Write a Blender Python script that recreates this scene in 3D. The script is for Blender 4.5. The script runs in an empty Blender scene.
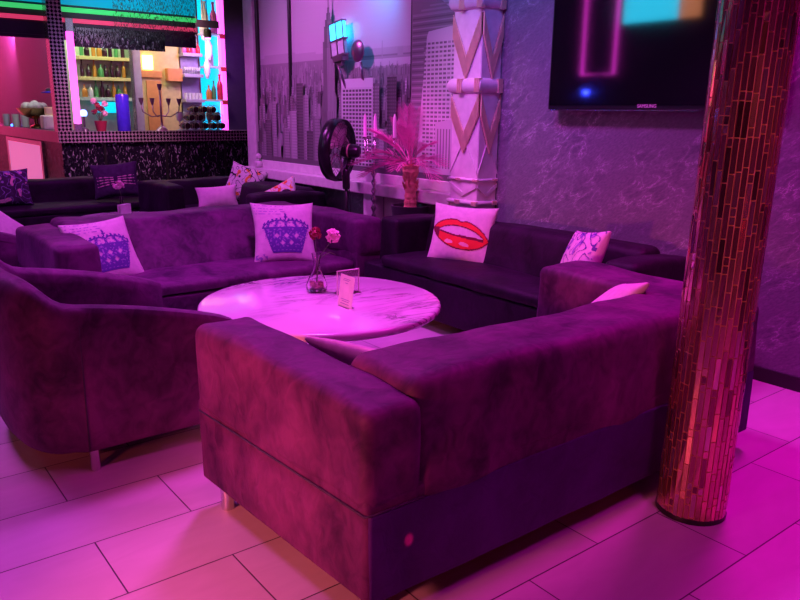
import bpy, bmesh, math, random
from mathutils import Vector, Matrix, noise
R = math.radians
random.seed(11)
S = bpy.context.scene
COL = S.collection

# ------------------------------------------------------------------ materials
def new_mat(name):
    m = bpy.data.materials.new(name); m.use_nodes = True
    nt = m.node_tree; b = nt.nodes['Principled BSDF']
    return m, nt, b
def setc(b, col, rough=.5, metal=0, emis=None, es=0, sheen=0, trans=0, coat=0, alpha=None, ior=None):
    b.inputs['Base Color'].default_value = (*col, 1)
    b.inputs['Roughness'].default_value = rough
    b.inputs['Metallic'].default_value = metal
    if emis: b.inputs['Emission Color'].default_value = (*emis, 1); b.inputs['Emission Strength'].default_value = es
    if sheen: b.inputs['Sheen Weight'].default_value = sheen; b.inputs['Sheen Roughness'].default_value = .4
    if trans: b.inputs['Transmission Weight'].default_value = trans
    if coat: b.inputs['Coat Weight'].default_value = coat; b.inputs['Coat Roughness'].default_value = .08
    if ior: b.inputs['IOR'].default_value = ior
def node(nt, t, **kw):
    n = nt.nodes.new(t)
    for k, v in kw.items():
        if k in n.inputs: n.inputs[k].default_value = v
        else: setattr(n, k, v)
    return n
def noisy(name, c1, c2, scale=8, rough=.6, metal=0, bump=.1, detail=6, **kw):
    m, nt, b = new_mat(name); setc(b, c1, rough, metal, **kw)
    tc = node(nt, 'ShaderNodeTexCoord')
    n = node(nt, 'ShaderNodeTexNoise', Scale=scale, Detail=detail)
    r = node(nt, 'ShaderNodeValToRGB')
    r.color_ramp.elements[0].position = .35; r.color_ramp.elements[1].position = .65
    r.color_ramp.elements[0].color = (*c1, 1); r.color_ramp.elements[1].color = (*c2, 1)
    nt.links.new(tc.outputs['Object'], n.inputs['Vector'])
    nt.links.new(n.outputs['Fac'], r.inputs['Fac'])
    nt.links.new(r.outputs['Color'], b.inputs['Base Color'])
    if bump:
        bp = node(nt, 'ShaderNodeBump', Strength=bump, Distance=.01)
        nt.links.new(n.outputs['Fac'], bp.inputs['Height']); nt.links.new(bp.outputs['Normal'], b.inputs['Normal'])
    return m
def plain(name, c, rough=.5, metal=0, **kw): return noisy(name, c, tuple(x*.88 for x in c), 14, rough, metal, .02, 3, **kw)
def glow(name, c, s, base=None):
    m, nt, b = new_mat(name); setc(b, base or c, .4, emis=c, es=s); return m

def velvet(nm='crushed_velvet', lo=(.026,.003,.032), hi=(.155,.034,.145), sheen=.06):
    m, nt, b = new_mat(nm); setc(b, lo, .6, sheen=sheen); b.inputs['Sheen Tint'].default_value = (.7,.2,1,1); b.inputs['Specular IOR Level'].default_value = .25
    tc = node(nt, 'ShaderNodeTexCoord')
    mp = node(nt, 'ShaderNodeMapping'); mp.inputs['Scale'].default_value = (1, 1, .8)
    n1 = node(nt, 'ShaderNodeTexNoise', Scale=3.2, Detail=5, Distortion=.9)
    n2 = node(nt, 'ShaderNodeTexNoise', Scale=16, Detail=8, Distortion=1.2)
    mx = node(nt, 'ShaderNodeMath', operation='MULTIPLY_ADD'); mx.inputs[1].default_value = .45
    r = node(nt, 'ShaderNodeValToRGB')
    e = r.color_ramp.elements
    e[0].position = .5; e[0].color = (*lo, 1); e[1].position = .95; e[1].color = (*hi, 1)
    L = nt.links.new
    L(tc.outputs['Object'], mp.inputs['Vector']); L(mp.outputs['Vector'], n1.inputs['Vector']); L(mp.outputs['Vector'], n2.inputs['Vector'])
    L(n2.outputs['Fac'], mx.inputs[0]); L(n1.outputs['Fac'], mx.inputs[2]); L(mx.outputs[0], r.inputs['Fac'])
    L(r.outputs['Color'], b.inputs['Base Color'])
    bp = node(nt, 'ShaderNodeBump', Strength=.5, Distance=.012)
    L(mx.outputs[0], bp.inputs['Height']); L(bp.outputs['Normal'], b.inputs['Normal'])
    return m
VELVET = velvet()
VELVET_BLACK = velvet('black_velvet', (.003,.001,.004), (.022,.004,.028), .03)
VELVET_VIOLET_LIT = velvet('violet_lit_velvet', (.03,.004,.075), (.06,.01,.15), .08)  # same fabric; violet light and nap on lower backs put into the colour

def floor_mat():
    m, nt, b = new_mat('floor_tiles'); setc(b, (.5,.5,.5), .42)
    L = nt.links.new
    tc = node(nt, 'ShaderNodeTexCoord')
    mp = node(nt, 'ShaderNodeMapping'); mp.inputs['Location'].default_value = (-.24, -2.168, 0)
    br = node(nt, 'ShaderNodeTexBrick'); br.offset = .5; br.offset_frequency = 2; br.squash = 1
    for k, v in {'Color1': (.56,.52,.54,1), 'Color2': (.47,.44,.46,1), 'Mortar': (.07,.05,.07,1), 'Scale': 1, 'Mortar Size': .0028,
                 'Mortar Smooth': .2, 'Bias': 0, 'Brick Width': .72, 'Row Height': .361}.items(): br.inputs[k].default_value = v
    n = node(nt, 'ShaderNodeTexNoise', Scale=3, Detail=9, Distortion=1.5)
    mp2 = node(nt, 'ShaderNodeMapping'); mp2.inputs['Scale'].default_value = (1, 3, 1)
    mr = node(nt, 'ShaderNodeMapRange'); mr.inputs['To Min'].default_value = .86; mr.inputs['To Max'].default_value = 1.1
    mx = node(nt, 'ShaderNodeMix', data_type='RGBA', blend_type='MULTIPLY'); mx.inputs[0].default_value = 1
    L(tc.outputs['Object'], mp.inputs['Vector']); L(mp.outputs['Vector'], br.inputs['Vector'])
    L(tc.outputs['Object'], mp2.inputs['Vector']); L(mp2.outputs['Vector'], n.inputs['Vector'])
    L(n.outputs['Fac'], mr.inputs['Value']); L(br.outputs['Color'], mx.inputs[6]); L(mr.outputs['Result'], mx.inputs[7])
    L(mx.outputs[2], b.inputs['Base Color'])
    bp = node(nt, 'ShaderNodeBump', Strength=.4, Distance=.004, invert=True)
    L(br.outputs['Fac'], bp.inputs['Height']); L(bp.outputs['Normal'], b.inputs['Normal'])
    return m
FLOOR = floor_mat()

def wallpaper():
    m, nt, b = new_mat('veined_wallpaper'); setc(b, (.2,.2,.22), .5)
    L = nt.links.new
    tc = node(nt, 'ShaderNodeTexCoord')
    mp0 = node(nt, 'ShaderNodeMapping'); mp0.inputs['Rotation'].default_value = (R(33), 0, 0)
    mp = node(nt, 'ShaderNodeMapping'); mp.inputs['Scale'].default_value = (1, 1.0, 2.4); L(mp0.outputs['Vector'], mp.inputs['Vector'])
    n = node(nt, 'ShaderNodeTexNoise', Scale=5.5, Detail=7, Distortion=.35, Roughness=.6)
    sub = node(nt, 'ShaderNodeMath', operation='SUBTRACT'); sub.inputs[1].default_value = .5
    ab = node(nt, 'ShaderNodeMath', operation='ABSOLUTE')
    r = node(nt, 'ShaderNodeValToRGB'); e = r.color_ramp.elements
    e[0].position = 0; e[0].color = (.50,.50,.54,1); e[1].position = .011; e[1].color = (.21,.21,.235,1)
    x = e.new(.12); x.color = (.13,.13,.155,1)
    n3 = node(nt, 'ShaderNodeTexNoise', Scale=3.2, Detail=4)
    r3 = node(nt, 'ShaderNodeValToRGB'); r3.color_ramp.elements[0].position = .42; r3.color_ramp.elements[1].position = .62
    mx = node(nt, 'ShaderNodeMix', data_type='RGBA'); mx.inputs[6].default_value = (.165,.165,.19,1)
    n4 = node(nt, 'ShaderNodeTexNoise', Scale=40, Detail=4)
    mr = node(nt, 'ShaderNodeMapRange'); mr.inputs['To Min'].default_value = .6; mr.inputs['To Max'].default_value = 1.4
    m2 = node(nt, 'ShaderNodeMix', data_type='RGBA', blend_type='MULTIPLY'); m2.inputs[0].default_value = 1
    L(tc.outputs['Object'], mp0.inputs['Vector']); L(mp.outputs['Vector'], n.inputs['Vector']); L(n.outputs['Fac'], sub.inputs[0])
    L(sub.outputs[0], ab.inputs[0]); L(ab.outputs[0], r.inputs['Fac']); L(mp.outputs['Vector'], n3.inputs['Vector'])
    L(n3.outputs['Fac'], r3.inputs['Fac']); L(r3.outputs['Color'], mx.inputs[0]); L(r.outputs['Color'], mx.inputs[7])
    L(mp.outputs['Vector'], n4.inputs['Vector']); L(n4.outputs['Fac'], mr.inputs['Value']); L(mx.outputs[2], m2.inputs[6]); L(mr.outputs['Result'], m2.inputs[7])
    L(m2.outputs[2], b.inputs['Base Color'])
    bp = node(nt, 'ShaderNodeBump', Strength=.25, Distance=.01); L(n4.outputs['Fac'], bp.inputs['Height']); L(bp.outputs['Normal'], b.inputs['Normal'])
    return m
WALLPAPER = wallpaper()

def marble(name, base=(.78,.76,.76), vein=(.22,.20,.22), scale=2.2, rough=.16):
    m, nt, b = new_mat(name); setc(b, base, rough, coat=.3)
    L = nt.links.new
    tc = node(nt, 'ShaderNodeTexCoord')
    mp = node(nt, 'ShaderNodeMapping'); mp.inputs['Rotation'].default_value = (0, 0, R(48)); mp.inputs['Scale'].default_value = (.6, 2.6, 1)
    n = node(nt, 'ShaderNodeTexNoise', Scale=scale, Detail=9, Distortion=1.1, Roughness=.62)
    sub = node(nt, 'ShaderNodeMath', operation='SUBTRACT'); sub.inputs[1].default_value = .5
    ab = node(nt, 'ShaderNodeMath', operation='ABSOLUTE')
    r = node(nt, 'ShaderNodeValToRGB'); e = r.color_ramp.elements
    e[0].position = 0; e[0].color = (*vein, 1); e[1].position = .03; e[1].color = (*[x*.8 for x in base], 1)
    x = e.new(.12); x.color = (*base, 1)
    n2 = node(nt, 'ShaderNodeTexNoise', Scale=1.1, Detail=2)
    r2 = node(nt, 'ShaderNodeValToRGB'); r2.color_ramp.elements[0].position = .45; r2.color_ramp.elements[1].position = .6
    mx = node(nt, 'ShaderNodeMix', data_type='RGBA'); mx.inputs[6].default_value = (*base, 1)
    L(tc.outputs['Object'], mp.inputs['Vector']); L(mp.outputs['Vector'], n.inputs['Vector']); L(n.outputs['Fac'], sub.inputs[0])
    L(sub.outputs[0], ab.inputs[0]); L(ab.outputs[0], r.inputs['Fac']); L(tc.outputs['Object'], n2.inputs['Vector'])
    L(n2.outputs['Fac'], r2.inputs['Fac']); L(r2.outputs['Color'], mx.inputs[0]); L(r.outputs['Color'], mx.inputs[7]); L(mx.outputs[2], b.inputs['Base Color'])
    return m
MARBLE = marble('white_marble', (.74,.70,.72), (.10,.08,.10), 2.6)
PANEL = marble('pink_stone_panel', (.62,.5,.5), (.4,.28,.28), 1.6, .3)

def checker(name, c1, c2, s, metal=.8):
    m, nt, b = new_mat(name); setc(b, c1, .2, metal)
    tc = node(nt, 'ShaderNodeTexCoord'); mp = node(nt, 'ShaderNodeMapping'); mp.inputs['Location'].default_value = (.013,.017,.011)
    mp.inputs['Rotation'].default_value = (0, R(45), 0)
    ck = node(nt, 'ShaderNodeTexChecker', Scale=s); ck.inputs['Color1'].default_value = (*c1, 1); ck.inputs['Color2'].default_value = (*c2, 1)
    nt.links.new(tc.outputs['Object'], mp.inputs['Vector']); nt.links.new(mp.outputs['Vector'], ck.inputs['Vector'])
    nt.links.new(ck.outputs['Color'], b.inputs['Base Color'])
    return m
CHECK = checker('mirror_checker', (.9,.8,.75), (.02,.015,.03), 30)

def sequin(name, c1=(.012,.008,.02), c2=(.5,.45,.55), stretch=.45, thr=.635, metal=.3, scale=30):
    m, nt, b = new_mat(name); setc(b, c1, .25, metal)
    L = nt.links.new
    tc = node(nt, 'ShaderNodeTexCoord'); mp = node(nt, 'ShaderNodeMapping'); mp.inputs['Scale'].default_value = (1, 1, stretch)
    n = node(nt, 'ShaderNodeTexNoise', Scale=scale, Detail=6, Distortion=1.2)
    r = node(nt, 'ShaderNodeValToRGB'); e = r.color_ramp.elements
    e[0].position = thr - .06; e[0].color = (*c1, 1); e[1].position = thr + .05; e[1].color = (*c2, 1)
    L(tc.outputs['Object'], mp.inputs['Vector']); L(mp.outputs['Vector'], n.inputs['Vector']); L(n.outputs['Fac'], r.inputs['Fac']); L(r.outputs['Color'], b.inputs['Base Color'])
    bp = node(nt, 'ShaderNodeBump', Strength=.8, Distance=.02); L(n.outputs['Fac'], bp.inputs['Height']); L(bp.outputs['Normal'], b.inputs['Normal'])
    return m
SEQUIN = sequin('black_sequins')
SEQ_TOP = sequin('hanging_sequins', (.10,.10,.12), (.6,.6,.6), .12, .55, .3, 34)

def attr_mat(name, rough=.4, metal=0, coat=0, win=False):
    m, nt, b = new_mat(name); setc(b, (.5,.5,.5), rough, metal, coat=coat)
    a = node(nt, 'ShaderNodeAttribute'); a.attribute_name = 'tint'
    nt.links.new(a.outputs['Color'], b.inputs['Base Color'])
    return m
PRINT = attr_mat('printed_skyline', .35, 0, .35)
MIRROR_TILE = attr_mat('mirror_tile_glass', .14, .88)

M = dict(
 white=plain('white_paint', (.75,.72,.72), .5), ledge=plain('pale_ledge', (.8,.76,.76), .4),
 chrome=plain('chrome', (.75,.75,.78), .22, 1), blackmetal=plain('black_metal', (.02,.02,.02), .35, .3),
 blackplastic=plain('black_plastic', (.012,.012,.014), .3), screen=None,
 copper=plain('copper_grout', (.9,.5,.3), .55), bronze=plain('bronze_relief', (.13,.05,.04), .4, .2), gold=plain('gold_relief', (.85,.66,.45), .35, .25),
 cushion=noisy('linen', (.72,.66,.66), (.62,.57,.58), 30, .85, 0, .15), pinkfab=noisy('pale_pink_cotton', (.8,.55,.68), (.7,.45,.6), 20, .85, 0, .1),
 red=plain('red_ink', (.75,.035,.03), .8), darkred=plain('dark_red_ink', (.16,.0,.03), .8), hilite=plain('pale_ink', (.8,.5,.5), .8),
 ink=plain('blue_ink', (.11,.06,.34), .8), ink2=plain('soft_blue_ink', (.32,.22,.52), .8), darkink=plain('black_ink', (.02,.015,.03), .8),
 darkfab=noisy('dark_cotton', (.03,.02,.05), (.06,.04,.08), 20, .8, 0, .1),
 orangeink=plain('orange_ink', (.8,.3,.05), .8), paper=plain('paper', (.88,.8,.84), .6), ceil=plain('ceiling_paint', (.12,.1,.12), .7),
 dark=plain('dark_panel', (.05,.025,.08), .5), wood=noisy('dark_wood', (.08,.03,.02), (.12,.05,.03), 6, .4),
 plant=plain('palm_leaf', (.70,.16,.42), .5), trunk=noisy('palm_trunk', (.6,.22,.17), (.8,.34,.25), 30, .8, 0, .6),
 pot=plain('dark_pot', (.05,.04,.06), .3), candle=plain('candle_wax', (.85,.75,.8), .5),
 petal=plain('pale_petal', (.85,.5,.62), .7), redpetal=plain('red_petal', (.3,.015,.05), .7), stem=plain('green_stem', (.12,.2,.1), .6),
 brass=plain('brass', (.7,.5,.2), .25, 1), silver=plain('silver', (.7,.68,.7), .25, .9), silvplastic=plain('white_plastic', (.8,.8,.75), .4),
 bluebottle=plain('blue_gloss', (.05,.03,.6), .2), redbottle=plain('red_gloss', (.7,.04,.08), .15), greenbottle=plain('green_gloss', (.1,.35,.12), .15),
 darkbottle=plain('dark_glass', (.05,.015,.03), .12), amber=plain('amber_gloss', (.6,.25,.05), .15), pinkbottle=plain('pink_gloss', (.8,.15,.55), .2),
 paleglass=plain('frosted_glass', (.7,.7,.75), .15), lilac=plain('lilac_panel', (.45,.38,.6), .5), yellow=plain('yellow_panel', (.75,.62,.28), .5),
 orangep=plain('orange_panel', (.75,.32,.12), .5), shelf=plain('shelf_glass', (.6,.75,.7), .2), winemetal=plain('rack_metal', (.35,.2,.3), .3, .8),
 pinkwall=plain('pink_wall', (.75,.3,.45), .6), fruit=plain('grey_fruit', (.5,.5,.55), .5), towel=plain('pale_green_wall', (.55,.65,.45), .6),
 magenta=glow('magenta_tube', (1,.08,.75), 3.0), cyan=glow('cyan_backlight', (.0,.55,.85), 1.3), green=glow('green_led', (.06,.8,.2), .7),
 redled=glow('red_led', (1,.06,.2), .6), cyanled=glow('cyan_led', (.0,.42,.65), .6), warm=glow('warm_lamp', (1,.62,.2), 5), orangel=glow('orange_lamp', (1,.28,.05), 5),
 bluelamp=glow('blue_lamp', (.03,.45,1), 4.5), bluebulb=glow('blue_bulb', (.15,.25,1), 6), pinklit=glow('pink_lit_glass', (1,.22,.6), .6),
 spotred=glow('red_spot', (1,.15,.3), 6), glowpink=glow('pink_neon', (1,.05,.8), 4), glowcyan=glow('cyan_screen', (.03,.6,.9), 5),
 gloworange=glow('amber_screen', (1,.35,.15), 2), glowblue=glow('blue_led', (.03,.05,1), 60), panel_m=glow('magenta_panel', (1,.1,.9), 3),
)
m_, nt_, b_ = new_mat('tv_glass'); setc(b_, (.004,.004,.006), .055, coat=0); b_.inputs['Specular IOR Level'].default_value = 1.0; b_.inputs['IOR'].default_value = 1.8; M['screen'] = m_
m_, nt_, b_ = new_mat('clear_glass'); setc(b_, (.95,.9,.95), .03, trans=1, ior=1.45); M['glass'] = m_
m_, nt_, b_ = new_mat('acrylic'); setc(b_, (.95,.9,.95), .05, trans=.9, ior=1.3); M['acrylic'] = m_

# ------------------------------------------------------------------ mesh helpers
def obj(name, bm, mat, parent=None, smooth=False, loc=None):
    me = bpy.data.meshes.new(name)
    bmesh.ops.recalc_face_normals(bm, faces=bm.faces[:]) if not getattr(bm, '_norec', False) else None
    if smooth:
        for f in bm.faces: f.smooth = True
    bm.to_mesh(me); bm.free()
    for mm in (mat if isinstance(mat, (list, tuple)) else [mat]): me.materials.append(mm)
    if smooth == 'auto':
        me.set_sharp_from_angle(angle=R(40))
    o = bpy.data.objects.new(name, me); COL.objects.link(o)
    if parent: o.parent = parent
    if loc: o.location = loc
    return o
def tag(o, label, cat, group=None, kind=None):
    o['label'] = label; o['category'] = cat
    if group: o['group'] = group
    if kind: o['kind'] = kind
    return o
def thing(name, loc, label, cat, rz=0, group=None):
    o = bpy.data.objects.new(name, None); COL.objects.link(o)
    o.empty_display_size = .1; o.location = loc; o.rotation_euler = (0, 0, rz)
    return tag(o, label, cat, group)
def struct(o):
    o['kind'] = 'structure'; return o
def copy_tree(o, parent=None):
    c = o.copy(); COL.objects.link(c)
    if parent: c.parent = parent
    for ch in [x for x in bpy.data.objects if x.parent == o]: copy_tree(ch, c)
    return c
def box(bm, x0, x1, y0, y1, z0, z1, mat=None):
    vs = [bm.verts.new((x, y, z)) for z in (z0, z1) for x, y in ((x0,y0),(x1,y0),(x1,y1),(x0,y1))]
    if mat is not None:
        for v in vs: v.co = mat @ v.co
    fs = [bm.faces.new([vs[i] for i in q]) for q in ((3,2,1,0),(4,5,6,7),(0,1,5,4),(1,2,6,5),(2,3,7,6),(3,0,4,7))]
    return fs
def bbox_(x0, x1, y0, y1, z0, z1, bev=.01, seg=2):
    bm = bmesh.new(); box(bm, x0, x1, y0, y1, z0, z1)
    if bev: bmesh.ops.bevel(bm, geom=bm.edges[:], offset=bev, segments=seg, profile=.6, affect='EDGES')
    return bm
def soft(x0, x1, y0, y1, z0, z1, r=.05, n=(12,10,8), amp=.006, freq=5, warp=None, bm=None, seed=0):
    own = bm is None
    bm = bm or bmesh.new()
    c = Vector(((x0+x1)/2, (y0+y1)/2, (z0+z1)/2)); h = Vector((x1-x0, y1-y0, z1-z0))/2
    grid = {}
    def line(n_, hh):
        # denser near the ends so that the rounding is smooth
        pts = [-hh + r*t for t in (0,.15,.4,.7,1)]
        mid = [(-hh+r) + (2*hh-2*r)*i/(n_) for i in range(1, n_)]
        return pts + mid + [-p for p in reversed(pts)]
    X, Y, Z = line(n[0], h.x), line(n[1], h.y), line(n[2], h.z)
    def V(i, j, k):
        key = (i, j, k)
        if key in grid: return grid[key]
        p = Vector((X[i], Y[j], Z[k]))
        q = Vector([max(-(h[a]-r), min(h[a]-r, p[a])) for a in range(3)])
        d = p - q
        nrm = d.normalized() if d.length > 1e-6 else Vector((0,0,0))
        if d.length > 1e-6: p = q + nrm*r
        w = c + p
        w += nrm * amp * noise.noise(w*freq + Vector((seed*7.3, 0, 0)))*1.6
        if warp: w = warp(w)
        grid[key] = bm.verts.new(w); return grid[key]
    a, b, c_ = len(X)-1, len(Y)-1, len(Z)-1
    for i in range(a):
        for j in range(b):
            bm.faces.new((V(i,j,0),V(i,j+1,0),V(i+1,j+1,0),V(i+1,j,0))); bm.faces.new((V(i,j,c_),V(i+1,j,c_),V(i+1,j+1,c_),V(i,j+1,c_)))
    for i in range(a):
        for k in range(c_):
            bm.faces.new((V(i,0,k),V(i+1,0,k),V(i+1,0,k+1),V(i,0,k+1))); bm.faces.new((V(i,b,k),V(i,b,k+1),V(i+1,b,k+1),V(i+1,b,k)))
    for j in range(b):
        for k in range(c_):
            bm.faces.new((V(0,j,k),V(0,j,k+1),V(0,j+1,k+1),V(0,j+1,k))); bm.faces.new((V(a,j,k),V(a,j+1,k),V(a,j+1,k+1),V(a,j,k+1)))
    return bm
def lathe(bm, prof, cx=0, cy=0, cz=0, n=24, mat=None):
    rings = []
    for r, z in prof:
        ring = [bm.verts.new((cx + r*math.cos(2*math.pi*i/n), cy + r*math.sin(2*math.pi*i/n), cz + z)) for i in range(n)]
        rings.append(ring)
    for a, b in zip(rings, rings[1:]):
        for i in range(n): bm.faces.new((a[i], a[(i+1)%n], b[(i+1)%n], b[i]))
    bm.faces.new(rings[0][::-1]); bm.faces.new(rings[-1])
    if mat is not None:
        for ring in rings:
            for v in ring: v.co = mat @ v.co
def tube(bm, pts, r, n=8, closed=False):
    pts = [Vector(p) for p in pts]; N = len(pts)
    rr = r if isinstance(r, (list, tuple)) else [r]*N
    rings = []; up = None
    for i, p in enumerate(pts):
        t = (pts[(i+1) % N] - pts[i-1]) if closed else (pts[min(i+1, N-1)] - pts[max(i-1, 0)])
        t.normalize()
        if up is None:
            up = Vector((0,0,1)) if abs(t.z) < .9 else Vector((1,0,0))
        u = (up - t*up.dot(t)); u = u.normalized() if u.length > 1e-5 else t.orthogonal().normalized()
        up = u; v = t.cross(u)
        rings.append([bm.verts.new(p + (u*math.cos(2*math.pi*k/n) + v*math.sin(2*math.pi*k/n))*rr[i]) for k in range(n)])
    pr = list(zip(rings, rings[1:])) + ([(rings[-1], rings[0])] if closed else [])
    for a, b in pr:
        for k in range(n): bm.faces.new((a[k], a[(k+1)%n], b[(k+1)%n], b[k]))
    if not closed: bm.faces.new(rings[0][::-1]); bm.faces.new(rings[-1])
def lathe_obj(name, prof, mat, parent=None, loc=(0,0,0), n=24, smooth='auto'):
    bm = bmesh.new(); lathe(bm, prof, n=n); return obj(name, bm, mat, parent, smooth, loc)
def tube_obj(name, pts, r, mat, parent=None, n=8, closed=False):
    bm = bmesh.new(); tube(bm, pts, r, n, closed); return obj(name, bm, mat, parent, True)

# ------------------------------------------------------------------ room
WX = 4.2
def slab(name, mat, *b):
    bm = bmesh.new(); box(bm, *b); return struct(obj(name, bm, mat))
slab('floor', FLOOR, -1.6, 8.2, -2.6, 17.2, -.1, 0)
slab('ceiling', M['ceil'], -1.6, 8.2, -2.6, 17.2, 3.4, 3.5)
slab('wall_right', WALLPAPER, WX, WX+.12, -2.6, 8.3, 0, 3.4)
slab('wall_near', M['dark'], -1.6, WX, -2.7, -2.6, 0, 3.4)
slab('wall_left', M['dark'], -1.7, -1.6, -2.6, 17.2, 0, 3.4)
slab('wall_far', M['pinkwall'], -1.6, 8.2, 17.2, 17.3, 0, 3.4)
slab('wall_bar_side', M['dark'], 8.2, 8.3, 8.3, 17.2, 0, 3.4)
slab('baseboard_right', M['blackplastic'], WX-.012, WX, -2.6, 4.2, 0, .08)

# ------------------------------------------------------------------ skyline mural in its frame
def quads_tinted(name, quads, mat, parent=None):
    """quads: list of (4 points, colour)"""
    bm = bmesh.new(); cols = []
    for pts, c in quads:
        bm.faces.new([bm.verts.new(p) for p in pts]); cols.append(c)
    me = bpy.data.meshes.new(name); bm.to_mesh(me); bm.free(); me.materials.append(mat)
    ca = me.color_attributes.new('tint', 'FLOAT_COLOR', 'CORNER')
    for poly, c in zip(me.polygons, cols):
        for li in poly.loop_indices: ca.data[li].color = (*c, 1)
    o = bpy.data.objects.new(name, me); COL.objects.link(o)
    if parent: o.parent = parent
    return o
mural = thing('skyline_mural', (WX, 6.5, .9), 'wall-wide printed city skyline mural in dark framed panels beside the white column', 'mural')
Q = []
MZ = [0]
def rect(y0, y1, z0, z1, g, tint=(1,1,1.03)):
    MZ[0] += 1
    x = -.03 - .0000055*MZ[0]
    c = tuple(g*t for t in tint)
    Q.append((((x, y1-6.5, z0-.9), (x, y0-6.5, z0-.9), (x, y0-6.5, z1-.9), (x, y1-6.5, z1-.9)), c))
Y0, Y1, Z0, Z1 = 4.46, 8.06, .95, 3.3
for i in range(24):                      # printed sky, river and far shore
    a = 2.0 + i*(Z1-2.0)/24; rect(Y0, Y1, a, a + (Z1-2.0)/24, .58 - .008*i)
rect(Y0, Y1, Z0, 2.0, .30)
rng = random.Random(5)
for i in range(40):
    y = rng.uniform(Y0, Y1-.4); rect(y, y+rng.uniform(.2,.5), 2.0+.0, 2.0+rng.uniform(.02,.07)+ .03*(y > 6.6), .48)
rect(Y0, 6.1, 1.90, 1.97, .62); rect(Y0, 6.3, 1.965, 1.985, .40); rect(4.9, 5.9, 1.885, 1.90, .45); rect(5.66, 5.672, 1.96, 2.12, .42); rect(5.36, 5.44, 1.98, 2.05, .45)
def bld(yc, w, z0, z1, g, win=0, wz=.022, lit=1):
    rect(yc-w/2, yc+w/2, z0, z1, g)
    rect(yc+w*.2, yc+w/2, z0, z1, g*.7)
    if win:
        n = max(2, int(w/.024)); z = z0+.01
        while z < z1-.02:
            for k in range(n):
                a = yc-w/2 + w*(k+.2)/n; rect(a, a+w*.55/n, z, z+wz*.5, g*win)
            z += wz
for row, (zb, n, wl, wh, hl, hh, gl, gh) in enumerate([(1.82,380,.012,.03,.03,.17,.3,.48),(1.70,330,.015,.04,.03,.2,.2,.48),(1.56,280,.02,.05,.05,.24,.14,.46),(1.42,220,.02,.06,.06,.28,.1,.44),(1.28,150,.03,.08,.08,.3,.08,.42),(1.12,110,.04,.10,.1,.32,.07,.40),(.95,80,.05,.13,.1,.34,.06,.38)]):
    for k in range(n):
        yc = rng.uniform(Y0+.03, Y1-.05); w = rng.uniform(wl, wh); g = rng.uniform(gl, gh)
        if yc < 6.0 and row < 2: g *= .85; 
        hgt_ = rng.uniform(hl, hh)*(.55 if yc < 6.1 and row < 2 else 1)
        if row >= 2 and rng.random() < .45: bld(yc, w, zb, zb+hgt_, g, rng.choice((.5,1.6)), .026)
        else: bld(yc, w, zb, zb+hgt_, g)
        if rng.random() < .3: rect(yc-w*.15, yc+w*.15, zb, zb+hgt_+.03, g*.7)
# tall stepped tower with a mast
for w, z0, z1, g in ((.36,.95,1.35,.2),(.27,1.2,1.66,.23),(.21,1.5,2.16,.25),(.16,2.1,2.30,.21),(.12,2.28,2.36,.18),(.07,2.35,2.42,.16),(.035,2.41,2.47,.14)):
    rect(6.48-w/2, 6.48+w/2, z0, z1, g); rect(6.48+w*.16, 6.48+w/2, z0, z1, g*.68)
    for k in range(5): rect(6.48-w*.42+k*w*.12, 6.48-w*.42+k*w*.12+w*.045, z0, z1-.02, g*1.45)
rect(6.472, 6.488, 2.45, 2.85, .12)
for yc, w, z, g in ((7.05,.13,1.78,.10),(6.93,.11,1.66,.36),(7.2,.15,1.50,.45),(7.62,.11,1.6,.36),(5.45,.14,1.80,.10),(5.12,.2,1.62,.08),(7.35,.14,1.32,.34),(6.72,.15,1.45,.3),(5.62,.13,1.35,.44),(5.3,.2,1.4,.12),(7.75,.13,1.4,.12),(6.85,.13,1.3,.10),(5.68,.1,1.75,.2)):
    bld(yc, w, .95, z, g, .6 if g > .2 else 1.8, .03)
# white slab tower with a window grid
rect(5.73, 6.25, .95, 1.80, .76); rect(5.73, 6.25, .95, 1.72, .68)
for i in range(21):
    for k in range(9):
        a = 5.75 + k*.054; z = .97 + i*.0355
        rect(a, a+.040, z, z+.021, .10)
# big close towers at the right
def poly(pts, g):
    MZ[0] += 1; x = -.03 - .0000055*MZ[0]
    Q.append(([(x, y-6.5, z-.9) for y, z in pts], (g, g, g*1.03)))
poly([(5.17,.95),(4.62,.95),(4.62,2.25),(5.17,2.62)], .22)
for i in range(42): rect(4.64, 5.16, 1.2+i*.026, 1.2+i*.026+.012, .34 if i % 2 else .15)
for i in range(9): rect(4.62, 5.16-.11*(i % 3), 2.27+i*.03, 2.285+i*.03, .3) if i < 3 else None
poly([(5.10,.95),(4.46,.95),(4.46,2.18),(4.95,2.14),(4.97,2.10)], .60)
for i in range(30):
    for k in range(11): a = 4.47 + k*.05; rect(a, a+.036, 1.05+i*.034, 1.067+i*.034, .17 if (i*3+k) % 7 else .34)
poly([(4.84,.98),(4.46,.98),(4.46,1.47),(4.84,1.42)], .52)
for k in range(10): rect(4.465+k*.037, 4.48+k*.037, 1.05, 1.37, .2)
rect(4.46, Y1, .95, 1.0, .14)
quads_tinted('printed_panel', Q, PRINT, mural)
bm = bmesh.new(); box(bm, -.028, 0, 4.46-6.5, 8.06-6.5, .05, 2.4); obj('backing_board', bm, M['dark'], mural)
for nm, y0, y1, z0, z1, mt, x0 in (('divider',7.28,7.315,.95,3.3,'blackmetal',-.06),('divider',5.19,5.225,.95,3.3,'blackmetal',-.06),
        ('edge_strip',8.0,8.05,.95,3.3,'blackmetal',-.06),('frame_post',8.06,8.28,0.75,3.3,'ledge',-.09),('bottom_rail',4.52,8.06,.86,.95,'ledge',-.1)):
    bm = bbox_(x0, -.002, y0-6.5, y1-6.5, z0-.9, z1-.9, .006, 1); obj(nm, bm, M[mt], mural)
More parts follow.
